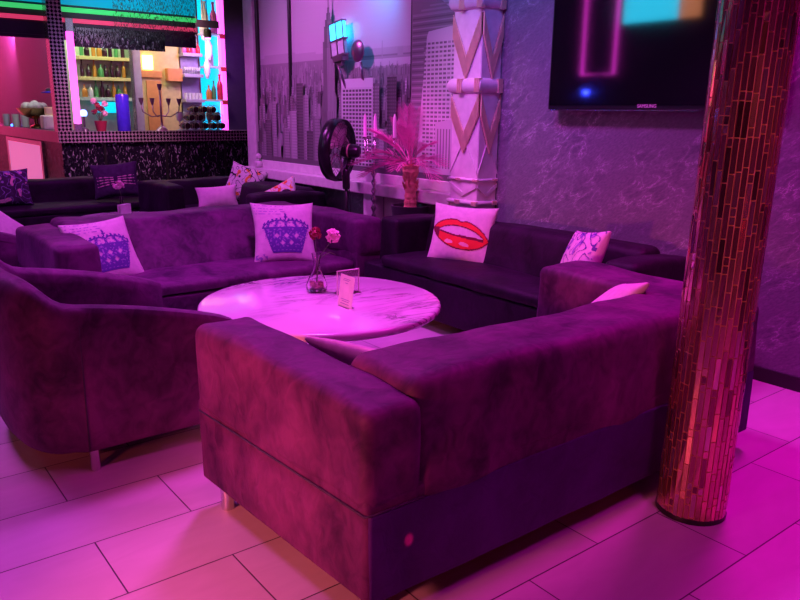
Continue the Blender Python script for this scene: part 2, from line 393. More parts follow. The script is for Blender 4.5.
led = bbox_(WX-.2, WX-.001, 4.52, 8.2, .76, .86, .01); tag(obj('window_ledge', led, M['ledge']), 'long pale ledge running along the wall under the skyline mural', 'ledge')
bm = bbox_(WX-.05, WX-.001, 4.52, 5.6, 0, .755, .004, 1)
tag(obj('stone_panel', bm, PANEL), 'pink stone wall panelling under the ledge behind the potted palm', 'wall panel')
bm = bbox_(WX-.16, WX-.051, 5.60, 5.78, 0, .755, .006, 1); tag(obj('white_pier', bm, M['ledge']), 'bright pink-lit narrow pier under the mural ledge beside the fan', 'pier')

# ------------------------------------------------------------------ Egyptian style column
cx0, cx1, cy0, cy1 = 3.99, WX, 4.19, 4.50
colm = thing('decorated_column', (cx0, cy0, 0), 'square white column with gold zigzag reliefs beside the veined wall', 'column')
obj('shaft', bbox_(0, cx1-cx0-.001, 0, cy1-cy0, 0, 3.38, .006, 1), M['white'], colm)
def collar(z0, z1, out, name='collar'):
    bm = bmesh.new()
    n = 8
    prof = [(out*math.sin(math.pi*i/n)**.6 if 0 < i < n else .0, z0+(z1-z0)*i/n) for i in range(n+1)]
    rings = [[bm.verts.new(p) for p in ((-o-.002, -o-.002, z), (cx1-cx0-.002, -o-.002, z), (cx1-cx0-.002, cy1-cy0+o+.002, z), (-o-.002, cy1-cy0+o+.002, z))] for o, z in prof]
    for a, b in zip(rings, rings[1:]):
        for i in range(4): bm.faces.new((a[i], a[(i+1)%4], b[(i+1)%4], b[i]))
    bm.faces.new(rings[0][::-1]); bm.faces.new(rings[-1])
    c = obj(name, bm, M['white'], colm)
    for y in (.0, .31*.62):       # gilded bindings
        b2 = bmesh.new()
        for q in range(3):
            yy = y + q*.02
            box(b2, -out-.008, 0, yy-.02, yy-.008, z0+.004, z1-.004)
        obj('binding', b2, M['gold'], c)
    b2 = bmesh.new()
    for q in range(3): box(b2, .15+q*.018, .162+q*.018, -out-.008, 0, z0+.004, z1-.004)
    obj('binding', b2, M['gold'], c)
collar(1.645, 1.755, .03); collar(2.24, 2.36, .03); collar(.985, 1.01, .015, 'base_band'); collar(.80, .84, .02, 'base_band')
def relief(face, zt, zb, name='zigzag_relief', mat='gold', w=.05, d=.014, ribs=True):
    """V shaped band on one face, peak zt at the edges, valley zb in the middle"""
    L_ = (cy1-cy0) if face == 'x' else (cx1-cx0-.004)
    bm = bmesh.new()
    def P_(u, z, o): return (-o, u*L_, z) if face == 'x' else (u*L_, -o, z)
    for (u0, z0), (u1, z1) in (((0, zt), (.5, zb)), ((.5, zb), (1, zt))) if True else ():
        N = 12 if ribs else 1
        for i in range(N):
            a, b = i/N, (i+.5 if ribs else i+1)/N
            pts = []
            for o in (.0, d):
                for t, dz in ((a, 0), (b, 0), (b, -w), (a, -w)):
                    pts.append(bm.verts.new(P_(u0+(u1-u0)*t, z0+(z1-z0)*t+dz - (0 if not ribs else .0), o)))
            for q in ((0,1,2,3),(7,6,5,4),(0,4,5,1),(1,5,6,2),(2,6,7,3),(3,7,4,0)): bm.faces.new([pts[k] for k in q])
    if ribs:
        for dz in (.006, -w):
            for (u0, z0), (u1, z1) in (((0, zt), (.5, zb)), ((.5, zb), (1, zt))):
                tube(bm, [P_(u0, z0+dz, d*.5), P_(u1, z1+dz, d*.5)], .004, 5)
        bm2 = bm
    if ribs:
        relief(face, zt, zb, 'zigzag_band', 'bronze', w, .006, False)
    return obj(name, bm, M[mat], colm)
for f in 'xy':
    relief(f, 2.21, 1.90, w=.15, d=.02); relief(f, 1.63, 1.35, w=.15, d=.02)
    relief(f, 3.2, 2.8, w=.10)
    o = relief(f, 1.06, 1.32, 'chevron_relief', 'white', .02, .008, False)
    relief(f, .97, .90, 'base_zigzag', 'white', .03, .012, False)

# ------------------------------------------------------------------ television
tv = thing('television', (4.10, 2.82, 1.53), 'large black flat television hanging on the veined wall', 'television')
obj('casing', bbox_(0, .06, -.80, .80, 0, .93, .008), M['blackplastic'], tv)
obj('screen', bbox_(-.004, .0, -.785, .785, .028, .915, 0), M['screen'], tv)
obj('wall_bracket', bbox_(.06, .099, -.2, .2, .3, .7, .004, 1), M['blackmetal'], tv)
def text(s, size, mat, parent, loc, rot, name, ext=.001):
    c = bpy.data.curves.new(name, 'FONT'); c.body = s; c.size = size; c.extrude = ext; c.align_x = 'CENTER'; c.align_y = 'CENTER'
    t = bpy.data.objects.new(name, c); COL.objects.link(t)
    dg = bpy.context.evaluated_depsgraph_get(); me = bpy.data.meshes.new_from_object(t.evaluated_get(dg)); bpy.data.objects.remove(t)
    o = bpy.data.objects.new(name, me); COL.objects.link(o); me.materials.clear(); me.materials.append(mat)
    o.parent = parent; o.location = loc; o.rotation_euler = rot; return o
text('SAMSUNG', .03, M['paper'], tv, (-.006, 0, .022), (R(90), 0, R(-90)), 'maker_lettering')
obj('bottom_trim', bbox_(-.002, .05, -.35, .78, -.006, 0.0, 0), M['chrome'], tv)

# ------------------------------------------------------------------ mirror mosaic pillar
pil = thing('mosaic_pillar', (2.535, 1.385, 0), 'round pillar clad in upright red-gold mirror tiles in the foreground', 'pillar')
PR = .125
pil.rotation_euler = Matrix.Rotation(R(1.0), 3, Vector((.614,.789,0))).to_euler()
lathe_obj('core', [(PR, 0), (PR, 3.395)], M['copper'], pil, n=52)
Q = []; rng = random.Random(3); NC = 40; g = .0042
for c in range(NC):
    z = -rng.uniform(0, .1) + .01
    while z < 3.38:
        h = rng.choice((.10,.11,.12,.12,.12,.03,.03))
        z0, z1 = max(z, .008), min(z+h-g, 3.385)
        if z1 - z0 > .01:
            a0 = 2*math.pi*c/NC + g/PR*.5; a1 = 2*math.pi*(c+1)/NC - g/PR*.5
            o = [rng.uniform(-.0008, .0008) for _ in range(4)]; r_ = PR + .004
            tl = rng.random()
            col = (.70,.30,.28) if tl < .45 else ((.85,.50,.30) if tl < .7 else ((.30,.10,.12) if tl < .85 else (.8,.5,.46)))
            k_ = rng.uniform(.75, 1.1); col = tuple(x*k_ for x in col)
            pts = [(a0, z0, o[0]), (a1, z0, o[1]), (a1, z1, o[2]), (a0, z1, o[1]+o[2]-o[0])]
            P4 = [((r_+q)*math.cos(a), (r_+q)*math.sin(a), zz) for a, zz, q in pts]
            Q.append((P4, col))
        z += h
quads_tinted('mirror_tiles', Q, MIRROR_TILE, pil)
lathe_obj('base_ring', [(PR+.006, 0), (PR+.006, .014), (PR+.004, .02)], M['blackmetal'], pil, n=40)

# ------------------------------------------------------------------ sofas
def sofa(name, loc, rz, W, D, label, group='velvet lounge sofas', arms=(1,1), seat=.46, aw=.21, h=.70, hb=.75, inset=0, seed=0, top=.34, basethick=.48, vel=None, flare=0, rise=.012, zb=.09, awr=None):
    awr = awr or aw
    VELVET = vel or globals()['VELVET']
    t = thing(name, loc, label, 'sofa', rz, group)
    sm = .445
    def fl(w):
        w = w.copy()
        if w.x < .4: w.x -= flare*(w.y/D)*(1-w.x/.4)
        return w
    bm = soft(0, W, 0, D-.0, zb, seat-.08, .02, (16,8,3), .002, 4, fl)
    soft(0, W, 0, .16, .13, sm, .02, (16,3,4), .003, 4, bm=bm)
    if arms[0]: soft(0, aw, 0, D-inset, .13, sm, .02, (3,10,4), .003, 4, fl, bm=bm)
    if arms[1]: soft(W-awr, W, 0, D-inset, .13, sm, .02, (3,10,4), .003, 4, bm=bm)
    obj('lower_frame', bm, VELVET, t, True)
    def aw_(sgn, x0):
        def f(w):
            k = (w.z-sm)/(h-sm)
            w = fl(w); w.z += .012*math.sin(w.y/D*math.pi)*max(k, 0) + rise*(w.y/D)*max(k,0)
            return w
        return f
    bm = bmesh.new(); tube(bm, [(-.004-flare*.97,D-.02-inset,sm-.05),(-.004,.0,sm-.05),(.02,-.004,sm-.05),(aw,-.004,sm-.05)], .0035, 5)
    if arms[0]: obj('seam', bm, M['darkfab'], t, True)
    else: bm.free()
    obj('back_panel', soft(.012, W-.012, -.006, .03, .10, sm-.055, .006, (24,2,6), .003, 4, seed=seed), VELVET_VIOLET_LIT, t, True)  # lower back, its violet light and nap difference painted into the velvet
    if arms[0]: obj('armrest', soft(0-.003, aw, -.003, D+.003-inset, sm-.05, h, .04, (5,16,6), .008, 4, aw_(1,0), seed=seed), VELVET, t, True)
    if arms[1]: obj('armrest', soft(W-awr, W+.003, -.003, D+.003-inset, sm-.05, h, .04, (5,16,6), .008, 4, aw_(1,0), seed=seed+1), VELVET, t, True)
    xa, xb = (aw-.03 if arms[0] else .003), W-(awr-.03 if arms[1] else .003)
    def bw(w):
        w = w.copy(); k = max(0, min(1, (w.z-.3)/(hb-.3))); y = w.y/top
        # back face bulges a little, front face leans away from the seat
        w.y = -.012*math.sin(k*math.pi) + y*(basethick + (top-basethick)*k) + .02*k
        w.z += .006*math.sin((w.x-xa)/(xb-xa)*math.pi*2)*k
        return w
    obj('backrest', soft(xa, xb, 0, top, min(sm-.1, seat-.06), hb, .055, (20,5,6), .010, 4, bw, seed=seed+2), VELVET, t, True)
    def sw(w):
        w = w.copy()
        if w.z > seat-.03: w.z += .02*math.sin(max(0,min(1,(w.x-xa)/(xb-xa)))*math.pi)*math.sin(max(0,min(1,(w.y-.3)/(D-.3)))*math.pi)
        return w
    xa, xb = (aw+.003 if arms[0] else .003), W-(awr if arms[1] else 0)-.003
    obj('seat', soft(xa, xb, basethick-.08, D+.01, seat-.08, seat, .035, (18,10,2), .006, 5, sw, seed=seed+3), VELVET, t, True)
    for x, y in ((.10,.10),(W-.10,.10),(.10 if not flare else .0,D-.10),(W-.10,D-.10)):
        lathe_obj('leg', [(.024,0),(.026,.012),(.026,.115)], M['chrome'], t, (x, y, 0), 20)
    return t
sofa('velvet_sofa', (1.085,1.54,0), 0, 2.15, 1.03, 'dark velvet sofa nearest the camera, its back to us beside the mosaic pillar', h=.70, hb=.75, seed=1, flare=.06, rise=.035, zb=.105, awr=.34)
sofa('velvet_sofa', (3.49,5.86,0), R(180), 2.43, 1.14, 'purple velvet sofa behind the round table holding two crown cushions', seat=.38, seed=5, h=.68, hb=.73, aw=.26, basethick=.72, top=.36)
sofa('velvet_sofa', (3.98,2.33,0), R(90), 2.33, .72, 'black velvet sofa against the veined wall holding the lips cushion', seed=9, inset=.15, aw=.22, h=.70, hb=.74, basethick=.36, top=.2, vel=VELVET_BLACK)
sofa('velvet_sofa', (3.10,9.6,0), R(180), 3.0, .95, 'long dark velvet sofa directly in front of the bar', seed=13, h=.66, hb=.70, arms=(0,1), vel=VELVET_BLACK)
sofa('velvet_sofa', (4.12,8.5,0), R(180), 1.28, .9, 'dark velvet sofa in the corner below the end of the skyline mural', seed=17, h=.72, hb=.73, aw=.2, arms=(0,1), vel=VELVET_BLACK)
sofa('velvet_sofa', (4.0,6.35,0), R(90), 1.2, .8, 'dark velvet sofa under the mural ledge, behind the black fan', seed=21, h=.72, hb=.75, aw=.2, arms=(1,0), vel=VELVET_BLACK)

# ------------------------------------------------------------------ tub chairs
def tub_chair(loc, label, rz=0):
    t = thing('tub_chair', loc, label, 'armchair', rz, 'velvet tub chairs')
    T = .11
    path = []     # (outer x,y, inward normal, height)
    r = .5
    def hgt(x): 
        if x <= .47: return .735 + .115*(1-math.cos(min(1, (.47-x)/.25)*math.pi))/2
        k = (x-.47)/.68; return .735 - .155*k*(.6+.4*k)
    for i in range(15):
        x = 1.15 - (1.15-.47)*i/14; path.append((x, 0, 0, 1, hgt(x)))
    for i in range(1, 32):
        a = -math.pi/2 - math.pi*i/32; x = .47 - .27*max(0, -math.cos(a))**.72; y = .5 + r*math.copysign(abs(math.sin(a))**.92, math.sin(a))
        path.append((x, y, -math.cos(a), -math.sin(a), hgt(x)))
    for i in range(15):
        x = .47 + (1.15-.47)*i/14; path.append((x, 1.0, 0, -1, hgt(x)))
    bm = bmesh.new(); rings = []
    N = len(path)
    for idx, (x, y, nx, ny, h) in enumerate(path):
        e = min(idx, N-1-idx)/3.0; e = math.sqrt(max(0, 1-(1-min(e, 1))**2))       # rounded free ends
        th = T*(.25+.75*e); off = (T-th)/2
        bend = 1 if 14 < idx < N-15 else 0
        prof = []
        for z, o in ((.10,.045),(.13,.03),(.2,.022),(.32,.013),(.45,.006),(.58,.0),(h-.06,-.004),(h-.025,.004),(h-.006,.022)):
            prof.append((o*(1.3 if bend else .7), z if z < h-.05 or z > h-.07 else h-.07))
        prof += [(T*.5, h+.002), (T-.022, h-.006), (T-.004, h-.028), (T, h-.07), (T+.012, .5), (T+.02, .36)]
        ring = []
        for o, z in prof:
            o2 = off + o*th/T if e < 1 else o
            z2 = z - (0.012*(1-e) if z > .5 else 0)
            p = Vector((x+nx*o2, y+ny*o2, min(z2, h+.002)))
            p += Vector((-nx, -ny, 0))*.006*noise.noise(p*4)
            ring.append(bm.verts.new(p))
        rings.append(ring)
    for a, b in zip(rings, rings[1:]):
        for k in range(len(a)-1): bm.faces.new((a[k], b[k], b[k+1], a[k+1]))
        bm.faces.new((a[-1], b[-1], b[0], a[0]))
    bm.faces.new(rings[0][::-1]); bm.faces.new(rings[-1])
    obj('shell', bm, VELVET, t, 'auto')
    # D shaped seat
    bm = bmesh.new()
    out = [(1.12, .10), (.47, .10)] + [(.47+.20*math.cos(-math.pi/2-math.pi*i/20), .5+.40*math.sin(-math.pi/2-math.pi*i/20)) for i in range(1, 20)] + [(.47, .90), (1.12, .90)]
    def layer(s, z): return [bm.verts.new(((x-.7)*s+.7, (y-.5)*s+.5, z)) for x, y in out]
    ls = [layer(*q) for q in ((.96,.095),(1,.11),(1,.40),(.985,.425),(.94,.44))]
    for a, b in zip(ls, ls[1:]):
        for i in range(len(a)): bm.faces.new((a[i], a[(i+1)%len(a)], b[(i+1)%len(a)], b[i]))
    bm.faces.new(ls[0][::-1]); bm.faces.new(ls[-1])
    obj('seat', bm, VELVET, t, 'auto')
    bm = bmesh.new(); tube(bm, [(.472, -.003+.02*(1-z/.7), z) for z in (.11,.2,.35,.5,.6,.68)], .003, 6); obj('seam', bm, M['darkfab'], t, True)
    for x, y in ((.50,.06),(1.0,.06),(.50,.94),(1.0,.94)):
        lathe_obj('leg', [(.018,0),(.021,.01),(.021,.13)], M['chrome'], t, (x, y, 0), 18)
    return t
tub = tub_chair((.27,3.04,0), 'dark velvet tub chair at the left front, arm sloping to the round table')
t2 = copy_tree(tub); t2.location = (-.02, 6.0, 0); t2['label'] = 'purple velvet tub chair cut by the left edge, behind the front tub chair'

# ------------------------------------------------------------------ round tables
def round_table(loc, r, label, cat='table', h=.48):
    t = thing('round_table', loc, label, cat, 0, 'round marble tables')
    lathe_obj('marble_top', [(r-.05,h-.046),(r-.014,h-.044),(r-.003,h-.036),(r,h-.024),(r-.002,h-.012),(r-.009,h-.004),(r-.022,h)], MARBLE, t, n=96)
    lathe_obj('pedestal', [(.06,.03),(.055,.1),(.05,.3),(.07,h-.07),(.16,h-.047)], M['blackmetal'], t, n=32)
    lathe_obj('foot_plate', [(.30,0),(.30,.012),(.27,.02),(.06,.032)], M['blackmetal'], t, n=48)
    return t
TX, TY = 2.125, 3.45
round_table((TX,TY,0), .668, 'large round white marble table in the middle of the sofas')
round_table((2.3,7.35,0), .45, 'small round pale table beyond the crown cushion sofa')

# flower vase
vz = thing('bud_vase', (2.215,3.64,.48), 'small clear glass vase with two carnations on the marble table', 'vase')
lathe_obj('glass', [(.04,0),(.06,.012),(.063,.04),(.045,.085),(.022,.13),(.019,.18),(.028,.225),(.025,.225),(.016,.18),(.019,.13),(.041,.085),(.058,.04),(.052,.016)], M['glass'], vz, n=28)
bm = bmesh.new()
rng = random.Random(2)
for k in range(26):
    a = rng.uniform(0, 6.28); q = rng.uniform(0, .036)
    bmesh.ops.create_icosphere(bm, subdivisions=1, radius=.014, matrix=Matrix.Translation((q*math.cos(a), q*math.sin(a), .024+rng.uniform(0, .03))))
obj('pebbles', bm, M['petal'], vz, True)
def bloom(c, r, mat, s):
    bm = bmesh.new(); rg = random.Random(s)
    for k in range(26):
        d = Vector((rg.gauss(0,1), rg.gauss(0,1), rg.gauss(.5,1))).normalized()
        p = Vector(c) + d*r*.55; u = d.orthogonal().normalized(); u.rotate(Matrix.Rotation(rg.uniform(0,6), 3, d)); w = d.cross(u)
        q = [p-u*r*.1, p+u*r*.45+d*r*.35+w*r*.1, p+w*r*.35+d*r*.5, p-u*r*.45+d*r*.3-w*r*.05]
        vs = [bm.verts.new(x) for x in q]; vs2 = [bm.verts.new(x+d*.002) for x in q]
        bm.faces.new(vs); bm.faces.new(vs2[::-1])
        for i in range(4): bm.faces.new((vs[i], vs2[i], vs2[(i+1)%4], vs[(i+1)%4]))
    bmesh.ops.create_icosphere(bm, subdivisions=2, radius=r*.62, matrix=Matrix.Translation(c))
    return bm
f1, f2 = (.012,.028,.335), (.085,-.045,.325)
for c, r_, mt, nm, s in ((f1,.036,'redpetal','carnation',1),(f2,.040,'petal','carnation',2)):
    fl = obj(nm, bloom(c, r_, None, s), M[mt], vz); fl['label'] = 'dark red carnation' if mt == 'redpetal' else 'pale pink carnation'
    tube_obj('stem', [(0,0,.04),(c[0]*.1,c[1]*.1,.19),(c[0]*.8,c[1]*.8,c[2]-.04),c], .0022, M['stem'], fl, 6)
tube_obj('leaf_sprig', [(0,0,.1),(.02,-.01,.2),(.06,-.05,.235),(.085,-.07,.22)], .0025, M['stem'], vz, 6)

# menu card and acrylic stand
cd = thing('menu_card', (2.145,3.245,.48), 'small white upright card with faint lines on the marble table', 'card', R(88))
MR = Matrix.Rotation(R(8), 4, 'X')
bm = bmesh.new(); box(bm, -.07, .07, -.001, .001, .0, .172, MR); obj('card', bm, M['paper'], cd)
for z, a, b in ((.150,-.03,.035),(.142,-.02,.04),(.128,-.012,.018),(.040,-.045,.045),(.030,-.04,.03),(.016,-.04,.044)):
    bm = bmesh.new(); box(bm, a, b, .0012, .0018, z, z+.003, MR); obj('faint_line', bm, M['ink2'], cd)
bm = bmesh.new(); box(bm, -.05, .05, -.03, .01, 0, .003); obj('card_foot', bm, M['acrylic'], cd)
st = thing('acrylic_stand', (2.34,3.50,.48), 'clear acrylic display stand behind the white card', 'display stand', R(0))
obj('clear_panel', bbox_(-.072, .072, -.0025, .0025, .003, .135, 0), M['acrylic'], st)
obj('clear_foot', bbox_(-.072, .072, -.03, .03, 0, .003, 0), M['acrylic'], st)
bm = bmesh.new(); box(bm,-.076,-.072,-.003,.003,.0,.137); box(bm,.072,.076,-.003,.003,.0,.137); box(bm,-.076,.076,-.003,.003,.135,.139); obj('pale_edge', bm, M['paper'], st)

# ------------------------------------------------------------------ cushions
def cshape(a, b, T, u, v, side, off=0):
    x = a*u*(1-.10*(1-v*v)); y = b*v*(1-.10*(1-u*u))
    k = max(0, (1-u*u)*(1-v*v))**.42
    wr = .006*noise.noise(Vector((x*9, y*9, side*3+a*10)))
    return Vector((x, y, side*(T*k + off) + wr*k + side*.004))
def cushion(loc, nrm, up, size, label, mat='cushion', T=.075, group='scatter cushions', mask=None, mats=(), roll=0, asp=1, n=20, pname='printed_motif'):
    t = thing('scatter_cushion', loc, label, 'cushion', 0, group)
    n_ = Vector(nrm).normalized(); u_ = Vector(up); u_ = (u_ - n_*u_.dot(n_)).normalized(); x_ = u_.cross(n_)
    m3 = Matrix((x_, u_, n_)).transposed() @ Matrix.Rotation(roll, 3, 'Z')
    t.rotation_euler = m3.to_euler()
    a = size/2; b = a*asp
    bm = bmesh.new(); G = {}
    for s in (1, -1):
        for i in range(n+1):
            for j in range(n+1):
                u, v = -1+2*i/n, -1+2*j/n
                u = math.sin(u*math.pi/2); v = math.sin(v*math.pi/2)
                edge = i in (0, n) or j in (0, n)
                if edge and s == -1: G[s,i,j] = G[1,i,j]; continue
                p = cshape(a, b, T, u, v, s)
                if edge: p.z = 0
                G[s,i,j] = bm.verts.new(p)
        for i in range(n):
            for j in range(n):
                q = [G[s,i,j], G[s,i+1,j], G[s,i+1,j+1], G[s,i,j+1]]
                bm.faces.new(q if s > 0 else q[::-1])
    obj('cover', bm, M[mat], t, True)
    if mask:
        K = 84; bm = bmesh.new(); V = {}
        def vert(i, j):
            if (i, j) not in V: V[i, j] = bm.verts.new(cshape(a, b, T, -1+2*i/K, -1+2*j/K, 1, .0022))
            return V[i, j]
        for i in range(1, K-1):
            for j in range(1, K-1):
                m = mask(-1+2*(i+.5)/K, -1+2*(j+.5)/K)
                if m is not None:
                    f = bm.faces.new((vert(i,j), vert(i+1,j), vert(i+1,j+1), vert(i,j+1))); f.material_index = m
        o = obj(pname, bm, [M[q] for q in mats], t, True)
    return t
def lips(u, v):
    v = (v + .02)*.80 + .12*u; u = u*.76; x = u/.74
    if abs(x) >= 1: return None
    top = .40*(1-abs(x)**2.1)**.8 - .05*math.exp(-(u/.09)**2) + .01
    bot = -.44*(1-abs(x)**2)**.75
    if v > top or v < bot: return None
    if top - v < .035 or v - bot < .035: return 1
    xo = (u-.03)/.58
    if abs(xo) < 1:
        o1 = .20*(1-xo*xo)**.8; o2 = -.05*(1-xo*xo) 
        if o2 < v < o1: return None if v - o2 > .025 or u < .0 else 1
        if o1 <= v < o1+.03 or o2-.05 < v <= o2: return 1
    if (u+.25)**2/.012+(v+.28)**2/.003 < 1 or (u-.15)**2/.016+(v+.27)**2/.003 < 1: return 2
    if u < -.55 and v < .05: return 1
    return 0
def crown(u, v):
    u = (u - .03)*.96; v = (v + .04)*.96
    def nz(f, s): return noise.noise(Vector((u*f, v*f, s)))
    if abs(u) < .018 and .42 < v < .66: return 0
    if (u*u + (v-.58)**2) < .0012 or (abs(u) < .06 and abs(v-.52) < .014): return 0
    if -.66 < v < .12:
        w = .44 + .32*(max(0, v+.66)/.92)**.8
        if abs(u) > w: 
            return 1 if abs(u) < w+.05 and nz(30, 2) > .1 and v > -.2 else None
        if abs(u) > w-.03: return 0
        if v < -.52: return 1 if abs(v+.59) < .02 and int((u+2)*16) % 2 else 0
        x = u/w
        for cx_, cy_ in ((-.5,-.12),(0,-.12),(.5,-.12),(-.25,-.36),(.25,-.36)):
            d = abs(x-cx_)*.62 + abs(v-cy_)
            if d < .075: return None
            if d < .10: return 1
        return 0 if nz(16, 5) > -.22 else 1
    t_ = .12 + .33*math.sqrt(max(0, 1-(u/.78)**2))*(1-.22*math.exp(-(u/.10)**2))
    if v >= .12 and abs(u) < .78:
        if v < .17: return 0
        for q in (-.62, -.34, 0, .34, .62):
            if abs(u - q*(1-.9*max(0, v-.17))) < .045 and v < t_: return 0 if nz(25, 4) > -.2 else 1
        if v < t_ - .055: return 1 if nz(14, 7) > .18 else None
        if v < t_: return 0
        if v < t_+.05 and int((u+2)*15) % 2: return 0
    if (u < -.6 and v < -.4 and nz(11, 1) > .1) or (v > .62 and u < 0 and abs((v*30) % 3) < .8 and nz(20, 3) > 0): return 1
    return None
def floral(u, v):
    n1 = noise.noise(Vector((u*3.2, v*3.2, 4))); n2 = noise.noise(Vector((u*3.2+7, v*3.2, 9)))
    if abs(n1) < .045: return 0
    if n2 > .32: return 1
    return None
def hands(u, v):
    if abs(v+.05) > .5: return None
    for s in (-1, 1):
        for k in range(4):
            y = -.28 + .12*k + .12*abs(u)*(k-1.5)*.6
            if .1 < s*u < .85 and abs(v - y) < .028*(1 if (int(abs(u)*12) % 3) else .3): return 0
    return None
CROWNM, LIPM = ('ink', 'ink2'), ('red', 'darkred', 'hilite')
cushion((3.66,3.98,.635), (-.80,-.50,.34), (.25,.0,1), .485, 'white cushion printed with large red lips on the wall sofa', mask=lips, mats=LIPM, pname='printed_lips', roll=R(5), asp=.93)
cushion((2.78,5.04,.585), (-.30,-.9,.42), (0,.3,1), .49, 'pale crown-print cushion at the right, upright beside the carnations', mask=crown, mats=CROWNM, pname='printed_crown', roll=R(-7))
cushion((1.48,5.22,.55), (.15,-.9,.5), (0,.3,1), .47, 'pale crown-print cushion at the left, behind the tub chair', mask=crown, mats=CROWNM, pname='printed_crown', roll=R(6))
cushion((3.52,2.78,.66), (-.78,.38,.42), (.2,0,1), .38, 'pale flower-print cushion with two upright corners on the wall sofa', mask=floral, mats=('ink','ink2'), roll=R(4))
cushion((2.78,2.06,.60), (-.42,.62,.75), (0,-.4,1), .44, 'plain pink-lit cushion in the right corner of the front sofa', T=.06, roll=R(32))
cushion((1.50,2.12,.585), (.62,.28,.8), (-.5,0,1), .38, 'white cushion mostly hidden behind the left arm of the front sofa', T=.05, roll=R(20))
cushion((3.37,7.55,.585), (-.35,-.9,.4), (0,.2,1), .44, 'plain bright pink cushion on the corner sofa below the mural', mat='pinkfab', asp=.6)
cushion((3.78,7.72,.70), (-.6,-.75,.35), (0,.2,1), .42, 'pale cushion with dark leaf print in the far sofa corner', mask=floral, mats=('darkink','orangeink'), roll=R(-25))
cushion((3.66,6.66,.62), (-.9,-.3,.4), (.3,0,1), .40, 'small orange and white cushion on the sofa behind the fan', mask=floral, mats=('orangeink','red'), roll=R(35))
cushion((2.72,8.86,.70), (-.3,-.9,.35), (0,.3,1), .52, 'dark cushion printed with pale bony hands on the bar sofa', mat='darkfab', mask=hands, mats=('hilite','ink2'), asp=.8)
cushion((1.62,8.95,.66), (-.1,-.9,.35), (0,.3,1), .42, 'dark blue patterned cushion at the left end of the bar sofa', mat='darkfab', mask=floral, mats=('ink2','hilite'))
cushion((.98,6.52,.60), (.2,-.7,.7), (0,.4,1), .46, 'plain white cushion lying in the rear tub chair', T=.06, roll=R(38))
# card with a flower on the far table
fc = thing('folded_card', (2.28,7.2,.48), 'blank white folded card on the small far table', 'card', R(30))
bm = bmesh.new(); box(bm, -.07, .07, -.002, .002, 0, .14); box(bm, -.07, .07, .03, .034, 0, .14); box(bm, -.07,.07,-.002,.034,.138,.142); obj('paper', bm, M['paper'], fc)
gv = thing('stem_vase', (2.30,7.36,.48), 'slim vase with one pink bloom on the small far table', 'vase')
lathe_obj('vase_body', [(.03,0),(.035,.05),(.015,.16),(.018,.2)], M['glass'], gv, n=16)
fl = obj('bloom', bloom((-.02,0,.30), .05, None, 5), M['petal'], gv); tube_obj('stem', [(0,0,.05),(0,0,.2),(-.02,0,.29)], .003, M['stem'], fl, 6)

# ------------------------------------------------------------------ fan
fan = thing('pedestal_fan', (3.77,5.66,0), 'black round pedestal fan standing in front of the skyline mural', 'fan')
ax = Vector((-.50,.86,.04)).normalized(); e1 = ax.cross(Vector((0,0,1))).normalized(); e2 = e1.cross(ax)
fc_ = Vector((-.05,.06,1.165)); FR = .27
def circ(c, r, n=48): return [c + (e1*math.cos(2*math.pi*i/n) + e2*math.sin(2*math.pi*i/n))*r for i in range(n)]
bm = bmesh.new()
n = 56; prof = [(FR, -.055), (FR+.008, 0), (FR, .055), (FR-.012, .055), (FR-.004, 0), (FR-.012, -.055)]
rings = [[bm.verts.new(p) for p in circ(fc_ + ax*o, r_, n)] for r_, o in prof]
for a, b in zip(rings, rings[1:] + rings[:1]):
    for i in range(n): bm.faces.new((a[i], a[(i+1)%n], b[(i+1)%n], b[i]))
obj('outer_band', bm, M['blackplastic'], fan, True)
for nm, s in (('rear_grille', -1), ('front_grille', 1)):
    bm = bmesh.new()
    for q in (.08,.14,.20): tube(bm, circ(fc_ + ax*s*(.055+.035*(1-q/FR)), q, 36), .0018, 5, True)
    for i in range(48):
        a = 2*math.pi*i/48; d = e1*math.cos(a) + e2*math.sin(a); d2 = e1*math.cos(a+.35) + e2*math.sin(a+.35)
        tube(bm, [fc_ + ax*s*.088 + d*.05, fc_ + ax*s*.08 + (d+d2)*.5*.15, fc_ + ax*s*.055 + d2*(FR-.005)], .0014, 4)
    lathe(bm, [(.055,0),(.055,.008)], n=24, mat=Matrix.Translation(fc_ + ax*s*.085) @ ax.to_track_quat('Z','Y').to_matrix().to_4x4())
    obj(nm, bm, M['blackmetal'], fan, True)
for k in range(5):
    bm = bmesh.new(); a0 = 2*math.pi*k/5
    G = []
    for i in range(9):
        row = []
        for j in range(6):
            rr = .045 + .19*i/8; a = a0 + (j/5-.5)*(.9-.1*math.sin(i)) + .25*i/8
            d = e1*math.cos(a) + e2*math.sin(a)
            row.append(bm.verts.new(fc_ + d*rr + ax*((j/5-.5)*.07)))
        G.append(row)
    for i in range(8):
        for j in range(5): bm.faces.new((G[i][j], G[i+1][j], G[i+1][j+1], G[i][j+1]))
    bmesh.ops.solidify(bm, geom=bm.faces[:], thickness=.004)
    obj('blade', bm, M['silvplastic'] if False else M['pinkfab'], fan, True)
mt4 = Matrix.Translation(fc_ - ax*.06) @ (-ax).to_track_quat('Z','Y').to_matrix().to_4x4()
bm = bmesh.new(); lathe(bm, [(.055,0),(.062,.02),(.062,.12),(.05,.15),(.02,.158)], n=28, mat=mt4); mo = obj('motor_housing', bm, M['blackplastic'], fan, 'auto')
bm = bmesh.new(); lathe(bm, [(.0635,.055),(.0635,.068)], n=28, mat=mt4); obj('gold_band', bm, M['gold'], mo, 'auto')
hp = fc_ - ax*.12
tube_obj('neck', [(0,0,.98),(hp.x*.5,hp.y*.5,1.04),(hp.x,hp.y,1.12)], .018, M['blackplastic'], fan)
